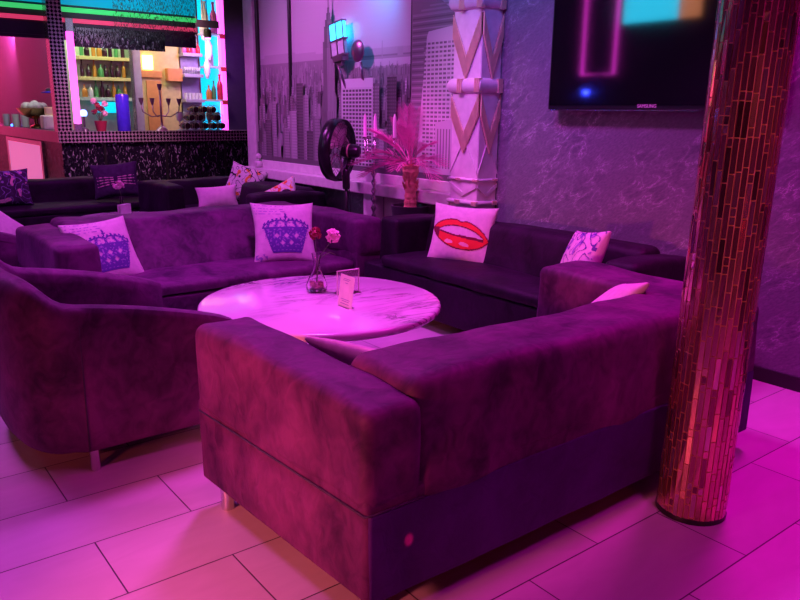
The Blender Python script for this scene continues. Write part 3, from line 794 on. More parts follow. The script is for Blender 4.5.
tube_obj('pole', [(0,0,.02),(0,0,1.0)], .014, M['blackmetal'], fan, 14)
lathe_obj('control_box', [(.03,.82),(.034,.84),(.034,.98),(.02,1.0)], M['blackplastic'], fan, n=20)
lathe_obj('base', [(.19,0),(.19,.015),(.16,.03),(.03,.045)], M['blackplastic'], fan, n=40)
tube_obj('power_cord', [(.02,.02,.9),(.05,.0,.75),(.03,-.02,.6),(.05,.02,.3),(.1,.1,.02)], .004, M['blackplastic'], fan, 6)

# ------------------------------------------------------------------ candelabrum
cn = thing('candelabrum', (3.86,5.36,0), 'tall twisted silver candle stand with slim candles between fan and palm', 'candelabrum')
bm = bmesh.new(); prof = [(.11,0),(.11,.02),(.04,.06),(.018,.12)]
z = .12
while z < 1.22:
    prof += [(.011,z),(.026,z+.03),(.011,z+.06)]; z += .075
prof += [(.012,1.25)]
lathe(bm, prof, n=14); obj('stem', bm, M['silver'], cn, True)
for k, (dx, dy) in enumerate(((-.055,.055),(0,-.02),(.02,-.27),(.05,.16))):
    zt = 1.27
    arm = tube_obj('branch', [(0,0,1.12),(dx*.6,dy*.6,1.10),(dx,dy,1.15),(dx,dy,zt)], .009, M['silver'], cn, 8)
    c = lathe_obj('candle_cup', [(.008,zt),(.026,zt+.012),(.026,zt+.022)], M['silver'], arm, (dx,dy,0), 16)
    if k < 3: lathe_obj('candle', [(.016,zt+.02),(.016,zt+.15),(.012,zt+.19),(.004,zt+.215)], M['candle'], arm, (dx,dy,0), 14)

# ------------------------------------------------------------------ potted palm
pl = thing('potted_palm', (3.93,4.93,0), 'pink-lit potted palm with drooping fronds in front of the mural', 'potted plant')
lathe_obj('pot', [(.11,0),(.13,.3),(.155,.68),(.165,.74),(.15,.74),(.14,.70),(.02,.69)], M['pot'], pl, n=32)
bm = bmesh.new(); rng = random.Random(8); prof = []
for i in range(16): prof.append(((.058 - .012*math.sin(i/15*3.1))*(1.06 if i % 2 else .96) + (.012 if i > 11 else 0),   .69 + .38*i/15))
lathe(bm, prof, n=18)
for k in range(70):
    a = rng.uniform(0, 6.28); z = rng.uniform(.85, 1.08); q = .045
    p = Vector((q*math.cos(a), q*math.sin(a), z)); d = Vector((math.cos(a)*.5, math.sin(a)*.5, 1)).normalized()
    tube(bm, [p, p+d*.035, p+d*.06], [.008,.005,.001], 4)
obj('trunk', bm, M['trunk'], pl)
fr = [(-.9,.75,.45),(-.3,1,.60),(-.6,.5,.80),(.2,.8,.8),(-.9,.2,.7),(-.3,-.1,1.0),(.1,-.3,1.0),(-.5,-.45,.85),(-.9,-.5,.35),(-.2,-.8,.75),(-.3,-1,.35),(.2,-.9,.5),(-.5,.9,.25),(.1,.3,1.0),(-.6,-.9,.55),(-.8,-.1,.3),(.25,.55,.95)]
for k, (dx, dy, dz) in enumerate(fr):
    rg = random.Random(k); L_ = .46 + .06*rg.random()
    pts = []
    hor = math.hypot(dx*.6, dy)
    for i in range(11):
        s = i/10; pts.append(Vector((min(.02 if dy < -.25 else .2, dx*.6*L_*s) - (.10*s if dy < -.25 else 0), dy*L_*s*1.08, 1.06 + dz*.36*s*1.5 - (.26*hor)*s*s)))
    bm = bmesh.new(); tube(bm, pts, [.0065*(1-.8*i/10) for i in range(11)], 5)
    NL = 18
    for i in range(5, NL):
        s = i/NL*10; a = int(s); p = pts[a].lerp(pts[min(a+1,10)], s-a); t_ = (pts[min(a+1,10)]-pts[max(a-1,0)]).normalized()
        sd = t_.cross(Vector((0,0,1))); sd = sd.normalized() if sd.length > .1 else Vector((0,1,0)); nn = sd.cross(t_)
        ll = .17*math.sin(min(1, i/NL*.9+.12)*math.pi)**.5 + .02
        for sg in (-1, 1):
            q = p + (t_*1.0 + sd*sg*.45 - Vector((0,0,.16)) + nn*.16)*ll; m_ = p.lerp(q, .5) + nn*.004
            w = t_.cross(q-p).cross(q-p).normalized()*.0030
            vs = [bm.verts.new(x) for x in (p-w*.6, p+w*.6, m_+w, q, m_-w)]
            vs2 = [bm.verts.new(x + nn*.0015) for x in (p-w*.6, p+w*.6, m_+w, q, m_-w)]
            bm.faces.new(vs); bm.faces.new(vs2[::-1])
            for x in range(5): bm.faces.new((vs[x], vs2[x], vs2[(x+1)%5], vs[(x+1)%5]))
    obj('frond', bm, M['plant'], pl)
tube_obj('hook_stem', [(-.09,-.1,.70),(-.09,-.1,.79),(-.07,-.12,.81)], .004, M['trunk'], pl)

# ------------------------------------------------------------------ wall lamp and round ornament on the mural
wl = thing('wall_lantern', (4.12,6.22,1.78), 'caged lantern glowing cyan on a pink arm against the skyline mural', 'wall lamp')
RL = Matrix.Translation((-.03,.03,.37)) @ Matrix.Rotation(R(-8), 4, 'X') @ Matrix.Scale(.92, 4)
bm = bmesh.new(); box(bm, -.025, .02, -.115, .115, .0, .17, RL); obj('glowing_pane', bm, M['bluelamp'], wl)
bm = bmesh.new(); box(bm, -.025, .02, -.11, .11, -.14, -.005, RL); obj('lower_pane', bm, M['paleglass'], wl)
bm = bmesh.new()
for y in (-.125, 0, .125):
    box(bm, -.032, -.026, y-.007, y+.007, -.15, .18, RL)
for z_ in (-.16, -.005, .17): box(bm, -.035, .025, -.133, .133, z_, z_+.016, RL)
box(bm, -.04, .04, -.09, .09, -.21, -.16, RL); box(bm, -.02, .02, -.04, .04, -.25, -.2, RL)
obj('cage', bm, M['winemetal'], wl)
tube_obj('arm', [(.08,-.05,-.1),(.0,-.04,-.06),(-.03,-.01,.05),(-.05,.03,.16)], .012, M['winemetal'], wl, 10)
bm = bmesh.new(); box(bm, .06, .082, -.12, .02, -.16, -.02); obj('wall_plate', bm, M['winemetal'], wl)
wo = thing('round_ornament', (4.11,5.90,1.80), 'small dark red round ornament on a stem right of the cyan lantern', 'ornament')
bm = bmesh.new(); lathe(bm, [(.02,-.03),(.09,-.02),(.115,.0),(.115,.012),(.09,.02),(.05,.01),(.02,.012)], n=28, mat=Matrix.Translation((-.03,.03,.24)) @ Matrix.Rotation(R(90), 4, 'Y') @ Matrix.Scale(.85, 4)); obj('disc', bm, M['winemetal'], wo, 'auto')
tube_obj('stem', [(.06,-.02,-.05),(-.01,-.02,.0),(-.01,0,.14)], .012, M['winemetal'], wo)
bm = bmesh.new(); bmesh.ops.create_icosphere(bm, subdivisions=2, radius=.035, matrix=Matrix.Translation((4.07,7.93,.985))); bmesh.ops.create_cube(bm, size=.07, matrix=Matrix.Translation((4.07,7.93,.90)))
tag(obj('glass_lantern', bm, M['candle'], None, True), 'tiny pale candle holder on the left end of the mural ledge', 'candle holder')

# ------------------------------------------------------------------ bar
BY = 10.6; BX = 2.58
bar = thing('bar_counter', (BX,BY,0), 'long bar front covered in black sequins with a checkered mirror edge', 'bar counter')
obj('front_panel', bbox_(0.02, 4.4, .02, .10, 0, 1.06, .0), SEQUIN, bar)
obj('side_panel', bbox_(0.02, .10, .10, 6.4, 0, 1.06, .0), SEQUIN, bar)
for q in (.55, 1.4, 2.3, 3.2):
    bm = bmesh.new(); box(bm, q, q+.03, .0, .02, 0, 1.06); obj('front_batten', bm, M['blackmetal'], bar)
lp = obj('lit_window', bbox_(.0, .018, 1.1, 3.3, .3, .98, 0), M['pinklit'], bar)
bm = bmesh.new(); box(bm,-.01,.02,1.0,1.1,.2,1.04); box(bm,-.01,.02,3.3,3.4,.2,1.04); box(bm,-.01,.02,1.1,3.3,.98,1.04); obj('window_frame', bm, M['silver'], lp)
ct = thing('countertop', (BX,BY,1.06), 'bar worktop edged with a checkered band of tiny mirrors', 'worktop')
obj('slab', bbox_(.06, 4.4, .03, .7, .02, .135, .0), M['dark'], ct)
obj('slab_return', bbox_(.06, .46, .7, 6.4, .02, .135, .0), M['dark'], ct)
obj('checkered_edge', bbox_(-.02, 4.4, -.02, .025, .0, .145, .0), CHECK, ct)
obj('checkered_edge', bbox_(-.02, .025, .025, 6.4, .0, .145, .0), M['winemetal'], ct)
cp = thing('checkered_post', (2.665,10.72,1.2), 'square post covered in tiny checkered mirrors rising from the bar corner', 'post')
obj('post', bbox_(-.09, .09, -.09, .09, 0, 2.19, 0), CHECK, cp)
lt = thing('light_tube', (2.90,10.9,1.2), 'upright magenta light tube behind the checkered bar post', 'light')
obj('tube', bbox_(-.045, .045, -.02, .02, .1, 1.28, .01), M['magenta'], lt); obj('holder', bbox_(-.05,.05,-.03,.03,0,.1,.004), M['chrome'], lt)
obj('holder', bbox_(-.05,.05,-.03,.03,1.28,1.45,.004), M['chrome'], lt)
# canopy over the bar: coloured LED strips and hanging sequins
cnp = thing('bar_canopy', (BX,10.95,2.4), 'canopy over the bar with cyan, green and red light strips above black sequins', 'canopy')
X0, X1 = -2.4, 2.10
obj('fascia', bbox_(X0, X1, .02, .08, -.02, .99, 0), M['dark'], cnp)
obj('cyan_strip', bbox_(X0, X1, -.02, .018, .42, .74, 0), M['cyanled'], cnp)
obj('blue_strip', bbox_(X0, X1, -.02, .018, .76, .99, 0), glow('teal_led', (.01,.22,.38), .8), cnp)
obj('green_strip', bbox_(X0, X1, -.035, .018, .33, .385, 0), M['green'], cnp)
obj('red_strip', bbox_(X0, X1, -.03, .018, .20, .25, 0), M['redled'], cnp)
obj('dark_beam', bbox_(X0, .28, -.03, .06, .02, .17, 0), M['dark'], cnp)
obj('black_valance', bbox_(.30, 1.62, -.005, .018, -.10, .16, 0), SEQUIN, cnp)
bm = bmesh.new(); rs = random.Random(6)
for k in range(300):
    x = .40 + (X1-.42)*k/300; z0_ = (.02 if x > .95 else -.05) + rs.uniform(0, .10); z1_ = .97
    if x < .9: z1_ = .14
    z = z1_
    while z > z0_:
        h = rs.uniform(.015,.05)
        if rs.random() < (.55 if z > .3 else .8): box(bm, x, x+.0045, -.075, -.071, z-h, z)
        z -= h + rs.uniform(.005,.06)
tag(obj('sequin_strings', bm, M['silver'], cnp), 'thin silver sequin strings', 'curtain', kind='stuff'); del bpy.data.objects['sequin_strings']['category']
obj('mirrored_soffit', bbox_(X0, X1, .1, 1.0, .60, .64, 0), M['chrome'], cnp)

# back wall of the bar
slab('wall_bar_left', M['dark'], 3.08, 3.14, 12.5, 17.2, 0, 3.4)
slab('wall_bar_back', M['towel'], 3.12, 4.3, 12.5, 12.6, 0, 3.4)
bb = thing('yellow_wall_unit', (4.3,12.45,0), 'yellow and orange lit wall unit behind the bar candelabra', 'wall unit')
obj('back', bbox_(0, .72, 0, .12, 0, 3.0, 0), M['yellow'], bb)
obj('orange_door', bbox_(.12, .36, -.03, 0, .9, 1.95, .004), M['orangep'], bb)
obj('pale_post', bbox_(-.08, .04, -.06, .02, 0, 3.0, .004), M['lilac'], bb)
obj('orange_shelf', bbox_(.45, .70, -.12, 0, 1.95, 2.15, .004), M['orangep'], bb)
obj('lamp', bbox_(.08, .24, -.06, -.0, 2.12, 2.34, .01), M['warm'], bb)
obj('lamp_shade', bbox_(.04, .38, -.05, -.0, 2.0, 2.10, .004), M['orangep'], bb)
lu = thing('lilac_shelf_unit', (5.0,12.45,0), 'lilac shelf unit of stacked glasses behind the wine rack', 'shelf unit')
obj('back', bbox_(0, .33, 0, .12, 0, 3.0, 0), M['lilac'], lu)
for z_ in (1.62, 2.02, 2.35): obj('shelf', bbox_(0, .33, -.2, 0, z_, z_+.05, .004), M['lilac'], lu)
ni = thing('backlit_niche', (5.40,12.45,0), 'tall niche glowing cyan with glass shelves and a magenta edge', 'niche')
obj('cyan_back', bbox_(-.02, .30, 0, .05, 0, 3.35, 0), M['cyan'], ni)
obj('magenta_edge', bbox_(.30, .37, -.12, 0, 0, 3.35, 0), M['magenta'], ni)
for z_ in (1.64, 2.18, 2.70): s_ = obj('glass_shelf', bbox_(-.06, .30, -.25, 0, z_, z_+.03, .002), M['shelf'], ni); obj('bracket', bbox_(.22, .31, -.27, -.24, z_-.05, z_+.02, .004), M['redbottle'], s_)
slab('wall_bar_end', M['dark'], 5.78, 8.2, 12.33, 12.45, 0, 3.4)
tl = thing('back_shelves', (3.36,12.45,0), 'three tiered shelves of bottles on the green-lit wall behind the bar', 'shelves')
for z_ in (1.62, 1.92, 2.22): obj('shelf', bbox_(0, .75, -.22, 0.045, z_, z_+.05, .004), M['yellow'] if z_ > 1.7 else M['shelf'], tl)
obj('lit_sign_board', bbox_(.2, .62, -.235, -.225, 1.44, 1.60, 0), M['cyan'], tl)
obj('side_post', bbox_(.75, .79, -.22, 0, 1.2, 2.6, 0), M['silver'], tl)

BP = {
 'tall': [(.035,0),(.037,.01),(.037,.17),(.03,.2),(.014,.235),(.013,.29),(.016,.292),(.016,.31)],
 'fat': [(.045,0),(.05,.01),(.05,.12),(.04,.15),(.016,.18),(.015,.22),(.018,.22),(.018,.235)],
 'glass': [(.028,0),(.028,.006),(.005,.012),(.005,.07),(.025,.09),(.032,.13),(.028,.16)],
 'tumbler': [(.026,0),(.03,.1),(.028,.1),(.02,.01)]}
proto = {}
def item(kind, mat, loc, label, group, cat='bottle', s=1):
    key = (kind, mat)
    if key in proto:
        o = proto[key].copy(); COL.objects.link(o)
    else:
        nm = {'tall':'bottle','fat':'bottle','glass':'stemmed_glass','tumbler':'glass_tumbler'}[kind]
        o = lathe_obj(nm, BP[kind], M[mat], n=16); proto[key] = o
    o.location = loc; o.scale = (s,s,s); return tag(o, label, cat, group)
cols = {'greenbottle':'green', 'amber':'amber', 'darkbottle':'dark', 'paleglass':'clear', 'redbottle':'red', 'pinkbottle':'pink'}
rng = random.Random(4)
for z_, nm in ((1.67,'bottom'), (1.97,'middle'), (2.27,'top')):
    for k in range(8):
        mt = rng.choice(('greenbottle','amber','darkbottle','paleglass','darkbottle'))
        item(rng.choice(('tall','fat')), mt, (3.42+k*.088, 12.33+rng.uniform(-.03,.03), z_), f'{cols[mt]} bottle on the {nm} shelf of the green-lit bar wall', f'{cols[mt]} bottles on the {nm} bar shelf', s=.8)
for z_, n_, kd, nm in ((1.67,5,'tumbler','lowest'), (2.07,7,'glass','middle')):
    for k in range(n_): item(kd, 'paleglass', (5.045+k*.25/(n_-1), 12.34, z_), f'clear glass on the {nm} lilac shelf behind the bar', f'glasses on the {nm} lilac shelf', 'glass', .7 if n_ > 5 else 1.0)
for k in range(4): item('fat', ('pinkbottle','redbottle')[k % 2], (5.05+k*.078, 12.33, 2.40), f'{("pink","red")[k%2]} lit bottle on the top lilac shelf', f'{("pink","red")[k%2]} bottles on the top lilac shelf', s=.75)
item('tall', 'redbottle', (5.63,12.3,1.67), 'tall red bottle on the lowest shelf of the cyan niche', None, s=1.35)
item('tall', 'greenbottle', (5.52,12.3,1.67), 'green bottle on the lowest shelf of the cyan niche', None, s=1.0)
item('fat', 'amber', (5.43,12.3,1.67), 'amber bottle on the lowest shelf of the cyan niche', None, s=1.0)
item('tall', 'pinkbottle', (5.57,12.3,2.73), 'tall pink bottle on the top shelf of the cyan niche', None, s=1.6)
item('tall', 'paleglass', (5.42,12.3,2.73), 'tall clear bottle on the top shelf of the cyan niche', None, s=1.6)
item('fat', 'paleglass', (5.46,12.3,2.21), 'clear bottle on the middle shelf of the cyan niche', None, s=1.4)

CT = 1.196
# candelabra with cups
cb = thing('bar_candelabra', (4.10,11.0,CT), 'dark branched candelabra standing on the bar', 'candelabra')
lathe_obj('foot', [(.09,0),(.07,.03),(.02,.07),(.014,.12)], M['winemetal'], cb, n=20)
tube_obj('stem', [(0,0,.1),(0,0,.58)], .014, M['winemetal'], cb)
for dx in (-.28, -.12, .12, .28):
    br = tube_obj('branch', [(0,0,.22),(dx*.5,0,.20),(dx*.95,0,.27),(dx,0,.36)], .009, M['winemetal'], cb)
    lathe_obj('cup', [(.01,.36),(.03,.42),(.035,.46),(.02,.46)], M['winemetal'], br, (dx,0,0), 12)
lathe_obj('cup', [(.01,.56),(.03,.62),(.035,.66),(.02,.66)], M['winemetal'], cb, (0,0,0), 12)
# wine rack with bottles lying
wr = thing('wine_rack', (4.75,10.96,CT), 'low honeycomb wine rack on the right of the bar', 'wine rack')
bm = bmesh.new(); spots = []
for row, (n_, x0) in enumerate(((5,-.28),(4,-.21),(3,-.14))):
    for k in range(n_):
        x, z_ = x0 + k*.14, .07 + row*.12; spots.append((x, z_))
        for yy in (-.06, .08): tube(bm, [(x+.066*math.cos(R(60*i+30)), yy, z_+.066*math.sin(R(60*i+30))) for i in range(6)], .005, 5, True)
for x, z_ in spots: box(bm, x-.004, x+.004, -.06, .08, z_-.069, z_-.061)
box(bm, -.36, .36, -.01, .03, 0, .004)
obj('hexagon_frame', bm, M['winemetal'], wr)
wb = None
for i, (x, z_) in enumerate(spots):
    if i == 7: continue
    if wb is None:
        bm = bmesh.new(); lathe(bm, [(.04,0),(.045,.01),(.045,.2),(.015,.26),(.014,.32)], n=18, mat=Matrix.Rotation(R(-90), 4, 'X')); wb = o = obj('wine_bottle', bm, M['darkbottle'], None, 'auto')
    else: o = wb.copy(); COL.objects.link(o)
    o.location = (4.75+x, 10.93, CT+z_); tag(o, 'dark wine bottle lying in the honeycomb rack on the bar', 'bottle', 'wine bottles in the rack')
for k in range(6): item('glass', 'paleglass', (4.47+k*.12, 11.24, CT), 'clear stemmed glass standing behind the wine rack', 'glasses behind the wine rack', 'glass', 1.7)
bs = thing('bottle_chiller', (3.52,10.9,CT), 'tall blue to pink cylindrical chiller on the bar', 'bottle cooler')
lathe_obj('body', [(.085,0),(.09,.01),(.09,.48),(.08,.5),(.07,.48)], M['bluebottle'], bs, n=32); lathe_obj('lid', [(.075,.485),(.06,.51),(.02,.52)], M['chrome'], bs, n=24)
sp = thing('flower_pot', (3.22,10.95,CT), 'small pot of red flowers on the bar beside the blue chiller', 'potted plant')
lathe_obj('pot', [(.06,0),(.08,.12),(.085,.14),(.07,.14)], M['redpetal'], sp, n=20)
for k in range(7):
    a = k*.9; p = (.06*math.cos(a)*(1+k*.1), .05*math.sin(a), .24+.05*(k % 4)+.03*k/7)
    f_ = obj('blossom', bloom(p, .04, None, 20+k), M['redpetal' if k % 3 else 'petal'], sp); tube_obj('stem', [(0,0,.12), p], .004, M['stem'], f_, 5)
bl = thing('blue_lamp_ball', (3.0,10.95,CT), 'small blue glowing ball lamp on the bar near the checkered post', 'lamp')
bm = bmesh.new(); bmesh.ops.create_uvsphere(bm, u_segments=18, v_segments=12, radius=.05, matrix=Matrix.Translation((0,0,.24))); obj('bulb', bm, M['bluebulb'], bl, True)
lathe_obj('stand', [(.06,0),(.05,.03),(.015,.06),(.015,.19),(.03,.2)], M['pot'], bl, n=16)
# scale with brass bowl, white till, hat, glasses
sc = thing('brass_bowl_scale', (2.50,12.3,CT), 'brass bowl heaped with grey things on a stand at the left end of the bar', 'bowl')
sc.location = (2.82,12.9,CT)
lathe_obj('bowl', [(.06,.14),(.2,.2),(.27,.30),(.26,.30),(.18,.21),(.05,.17)], M['brass'], sc, n=32); lathe_obj('stand', [(.1,0),(.09,.03),(.03,.06),(.03,.14)], M['brass'], sc, n=20)
for k in range(9):
    a = k*.7
    bm = bmesh.new(); bmesh.ops.create_icosphere(bm, subdivisions=2, radius=.07); f_ = obj('round_fruit', bm, M['fruit'], None, True) if k == 0 else f_.copy()
    if k: COL.objects.link(f_)
    f_.location = (2.82+.13*math.cos(a)*(k > 0), 12.9+.13*math.sin(a)*(k > 0), CT+.32+.03*(k == 0)); tag(f_, 'small grey round fruit heaped in the brass bowl', 'fruit', 'fruit in the brass bowl')
tlb = thing('counter_till', (2.90,12.2,CT), 'small white boxy till on the bar left of the checkered post', 'till')
obj('body', bbox_(-.16, .16, -.1, .1, 0, .2, .02), M['silvplastic'], tlb); obj('display', bbox_(-.1, .1, -.05, .05, .2, .32, .02), M['gold'], tlb); obj('front_pad', bbox_(-.12,.12,-.105,-.099,.03,.17,.004), M['paper'], tlb)
ht = thing('round_hat', (2.98,12.55,1.72), 'dark teal round brimmed hat on a peg beside the checkered post', 'hat')
lathe_obj('brim', [(.12,0),(.13,.01),(.05,.03)], M['bluebottle'], ht, n=24); lathe_obj('crown', [(.07,.01),(.065,.06),(.03,.08)], M['pot'], ht, n=20); obj('peg', bbox_(.05,.1,-.01,.01,-.01,.01,0), M['silver'], ht)
for k in range(5): item('tumbler', 'paleglass', (2.72+.09*(k % 3), 14.6-.25*k, CT), 'blue-lit clear tumbler at the far left of the bar', 'tumblers at the far left of the bar', 'glass', 2.0)
bluep = glow('blue_puck', (.05,.2,1), 5)
lathe_obj('puck_light', [(.05,0),(.05,.03),(.03,.04)], bluep, None, (2.75,14.2,CT), 16); tag(bpy.data.objects['puck_light'], 'small blue puck light among the tumblers on the bar', 'light')
# things on the pink wall
wp = thing('framed_picture', (3.42,17.19,2.2), 'dark tall picture panel on the far pink wall left of the post', 'picture')
obj('frame', bbox_(-.15, .15, -.05, 0, -.30, .42, .006), M['silver'], wp); obj('dark_picture', bbox_(-.13, .13, -.055, -.05, -.28, .40, 0), M['dark'], wp)
obj('pale_tag', bbox_(-.1, .06, -.05, -.0, -.62, -.34, .004), M['paper'], wp)
nb = thing('neon_bar', (3.0,17.19,2.92), 'thin pink neon bar slanting across the top of the far pink wall', 'light'); tube_obj('tube', [(-1.2,-.05,-.22),(.82,-.05,.12)], .022, M['glowpink'], nb); obj('clip', bbox_(-.1,-.06,-.05,.0,-.05,.0,0), M['chrome'], nb)
ol = thing('orange_wall_lamp', (3.98,17.0,3.0), 'small orange glowing wall lamp left of the checkered post', 'wall lamp')
obj('glow', bbox_(-.07, .07, -.04, .04, -.09, .09, .02), M['orangel'], ol); obj('bracket', bbox_(-.03, .03, .04, .19, -.03, .03, 0), M['brass'], ol)
tag(obj('purple_panel', bbox_(4.0, 4.6, 17.1, 17.19, 0, 2.95, .004), M['dark']), 'dark purple upright panel on the far pink wall', 'panel')
for k, x in enumerate((4.62,4.80,5.0,5.28)):
    s_ = thing('ceiling_spot', (x,11.9,2.62), 'small red-pink spotlight hanging over the bar shelves', 'spotlight', 0, 'spotlights over the bar shelves')
    lathe_obj('can', [(.05,0),(.06,.02),(.06,.12),(.03,.14)], M['blackmetal'], s_, n=16); lathe_obj('lens', [(.045,-.012),(.045,0)], M['spotred'], s_, n=16)
    tube_obj('drop_rod', [(0,0,.13),(0,0,.77)], .008, M['blackmetal'], s_)
sg = thing('hanging_rail', (4.95,11.9,2.72), 'dark rail over the bar shelves carrying the red spotlights', 'rail'); obj('rail', bbox_(-.45, .5, -.06, -.07+.0, .05, .16, 0), M['dark'], sg)
obj('hanger', bbox_(-.02, .0, -.07, -.06, .16, .67, 0), M['dark'], sg)
# pendants of clear glass left of the niche
for k, x in enumerate((5.33,5.38,5.29)):
    g_ = lathe_obj('hanging_glass', [(.02,0),(.05,.1),(.055,.22),(.02,.3),(.01,.7)], M['paleglass'], None, (x,12.1,2.0+.3*k), 14); tag(g_, 'clear hanging glass ornament beside the cyan niche', 'ornament', 'hanging glass ornaments')

# ------------------------------------------------------------------ opposite wall: what the television mirrors
nf = thing('neon_sign', (-1.56,7.65,2.1), 'magenta neon frame on the left wall, mirrored in the television', 'neon sign')
tube_obj('neon_tube', [(0,-.3,0),(0,.3,0),(0,.3,1.2),(0,-.3,1.2)], .025, M['glowpink'], nf, 10, True); obj('back_plate', bbox_(-.04,-.03,-.34,.34,-.04,1.24,0), M['dark'], nf)
vs = thing('video_screen', (-1.57,6.8,2.8), 'cyan lit video screen on the left wall, mirrored in the television', 'screen')
obj('lit_panel', bbox_(.0,.01,-.45,.45,0,.56,0), M['glowcyan'], vs); obj('amber_side', bbox_(.0,.01,-.8,-.47,0,.56,0), M['gloworange'], vs); obj('housing', bbox_(-.03,0,-.82,.47,-.03,.58,0), M['blackplastic'], vs)
bd = thing('blue_spot', (-1.5,7.8,1.8), 'small blue spotlight on the left wall, mirrored in the television', 'spotlight'); lathe_obj('lens', [(.02,0),(.04,.03),(.03,.06)], M['glowblue'], bd, n=14); obj('mount', bbox_(-.1,-.03,-.02,.02,.0,.04,0), M['blackmetal'], bd)

# ------------------------------------------------------------------ lights
def area(loc, target, size, power, col, spread=180, name='light'):
    l = bpy.data.lights.new(name, 'AREA'); l.shape = 'DISK'; l.size = size; l.energy = power; l.color = col; l.spread = R(spread)
    o = bpy.data.objects.new(name, l); COL.objects.link(o); o.location = loc
    o.rotation_euler = (Vector(target)-Vector(loc)).to_track_quat('-Z', 'Y').to_euler(); return o
def spot(loc, target, power, col, ang=60, blend=.6, rad=.08, name='spot'):
    l = bpy.data.lights.new(name, 'SPOT'); l.energy = power; l.color = col; l.spot_size = R(ang); l.spot_blend = blend; l.shadow_soft_size = rad
    o = bpy.data.objects.new(name, l); COL.objects.link(o); o.location = loc
    o.rotation_euler = (Vector(target)-Vector(loc)).to_track_quat('-Z', 'Y').to_euler(); return o
MAG = (1, .05, .80); VIO = (.55, .06, 1); REDC = (1, .05, .10)
area((2.4,4.0,3.3), (2.2,3.7,0), .5, 60, (.92,.07,1), 130, name='lamp_over_table')
area((3.75,1.75,3.3), (3.3,.9,0), .6, 42, (1,.0,.66), 120, name='lamp_near_right')
area((.1,5.0,3.3), (0,4.2,0), .8, 42, (.86,.10,1), 140, name='lamp_left')
area((.5,1.6,3.3), (.4,1.5,0), .6, 5, (1,.10,.60), 100, name='lamp_pink_entry')
spot((2.4,6.6,3.3), (4.2,6.5,1.9), 230, (.95,.19,1), 100, .9, .2, name='mural_wash')
spot((2.6,4.9,3.3), (4.1,4.4,1.3), 70, (1,.36,.62), 40, .8, .1, name='column_spot')
spot((3.0,4.3,3.3), (4.1,4.3,2.3), 30, (.35,.35,1), 60, .8, .1, name='column_blue_spot')
spot((3.3,5.6,2.6), (3.95,4.95,1.1), 75, (1,.05,.7), 40, .6, .06, name='palm_spot')
area((2.2,7.8,3.3), (2.2,7.8,0), .6, 30, (.8,.05,1), 130, name='lamp_back')
spot((2.7,3.3,3.3), (4.2,3.7,2.5), 120, (.14,.15,1), 80, .9, .2, name='blue_wall_wash')
spot((2.4,2.6,3.3), (4.2,2.9,1.3), 75, (.85,.12,.9), 80, .9, .2, name='purple_wall_wash')
spot((3.85,5.55,2.75), (4.2,5.75,2.4), 26, (.02,.35,1), 110, 1, .05, name='cyan_lantern_spill')
spot((-1.2,1.4,.95), (1.08,2.15,.36), 430, (1,.13,.18), 44, .9, .12, name='red_lamp_left')
spot((.6,-1.2,2.6), (2.55,1.3,1.2), 110, (1,.18,.12), 20, .9, .1, name='red_pillar_fill')  # added red light to brighten the pillar, source unseen
spot((1.0,-.2,1.6), (1.235,1.53,.275), 1100, (1,.02,.08), .4, .8, .005, name='red_laser_dot')
area((3.6,11.7,3.0), (3.6,12.45,1.9), .6, 24, (.65,1,.55), name='bar_lamp_green')
area((4.7,11.7,3.0), (4.75,12.45,1.7), .5, 26, (1,.66,.40), name='bar_lamp_warm')
area((5.2,11.7,2.5), (5.3,12.45,1.7), .3, 9, (.8,.4,1), name='bar_lamp_lilac')
spot((3.2,9.3,3.1), (3.3,10.75,1.1), 300, (1,.38,.7), 50, .8, .1, name='bar_top_lamp')
area((3.4,9.9,2.2), (3.4,10.6,.8), .5, 8, (1,.15,.8), name='bar_front_lamp')
area((3.0,15.2,3.0), (3.2,17.2,2.2), .8, 300, (1,.12,.40), name='pink_room_lamp')
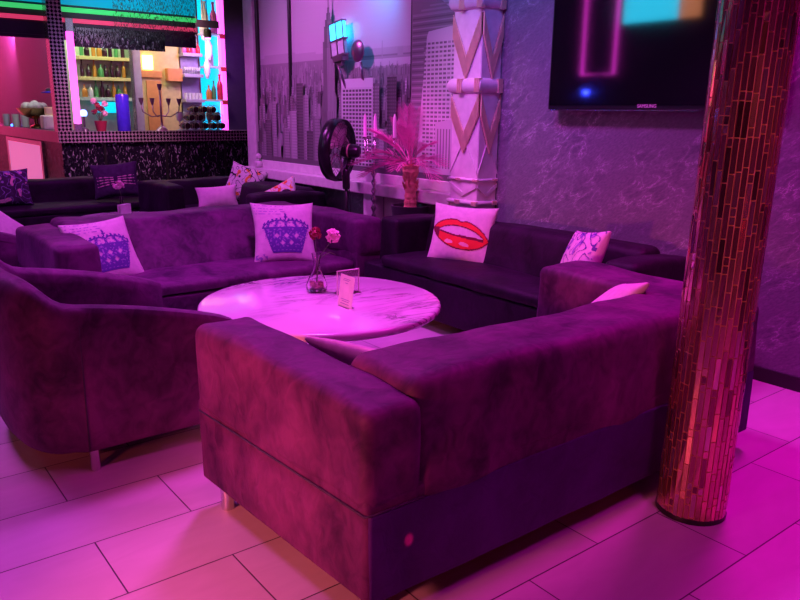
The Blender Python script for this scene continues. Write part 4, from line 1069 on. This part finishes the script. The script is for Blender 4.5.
area((2.5,12.2,3.2), (2.8,12.6,1.2), .5, 25, (.9,.8,.8), name='bar_return_lamp')
spot((-1.2,1.5,1.2), (.45,3.2,.4), 90, (1,.10,.08), 24, .9, .1, name='red_tub_spot')
spot((6.4,10.2,3.2), (6.1,12.3,1.8), 60, (.5,.02,1), 60, .8, .1, name='violet_wall_fill')  # added violet light to lift the dark end wall of the bar
spot((3.5,5.0,1.9), (4.04,5.69,.7), 22, (1,.05,.85), 26, .7, .05, name='pier_spot')
area((2.0,.1,3.3), (1.9,.3,0), .5, 13, (.95,.01,.72), 110, name='fill_near')  # added magenta fill, floor behind the front sofa was too dark
spot((1.2,-2.0,.9), (2.0,1.5,.05), 40, (1,.04,.04), 40, .8, .1, name='red_floor_fill')  # added red fill for the floor behind the front sofa
spot((3.0,9.0,2.6), (3.6,10.9,2.75), 60, (.6,.9,1), 50, .9, .1, name='canopy_fill')  # added light so that the canopy sequins do not go dark
w = bpy.data.worlds.new('World'); S.world = w; w.use_nodes = True
w.node_tree.nodes['Background'].inputs[0].default_value = (.35,.03,.4,1); w.node_tree.nodes['Background'].inputs[1].default_value = .05

# ------------------------------------------------------------------ camera
f, pitch, roll, yaw = 745.92, R(14.136), R(.664), R(37.861)
fw = Vector((math.sin(yaw)*math.cos(pitch), math.cos(yaw)*math.cos(pitch), -math.sin(pitch)))
rt0 = Vector((math.cos(yaw), -math.sin(yaw), 0)); up0 = rt0.cross(fw)
rt = rt0*math.cos(roll) + up0*math.sin(roll); up = up0*math.cos(roll) - rt0*math.sin(roll)
cam = bpy.data.cameras.new('camera'); cam.sensor_fit = 'HORIZONTAL'; cam.sensor_width = 36; cam.lens = f/800*36; cam.clip_end = 60
co = bpy.data.objects.new('camera', cam); COL.objects.link(co)
co.matrix_world = Matrix.Translation((0,0,1.5)) @ Matrix((rt, up, -fw)).transposed().to_4x4()
S.camera = co
S.view_settings.view_transform = 'Standard'; S.view_settings.look = 'None'; S.view_settings.gamma = 1; S.view_settings.exposure = 0; S.view_settings.use_curve_mapping = False
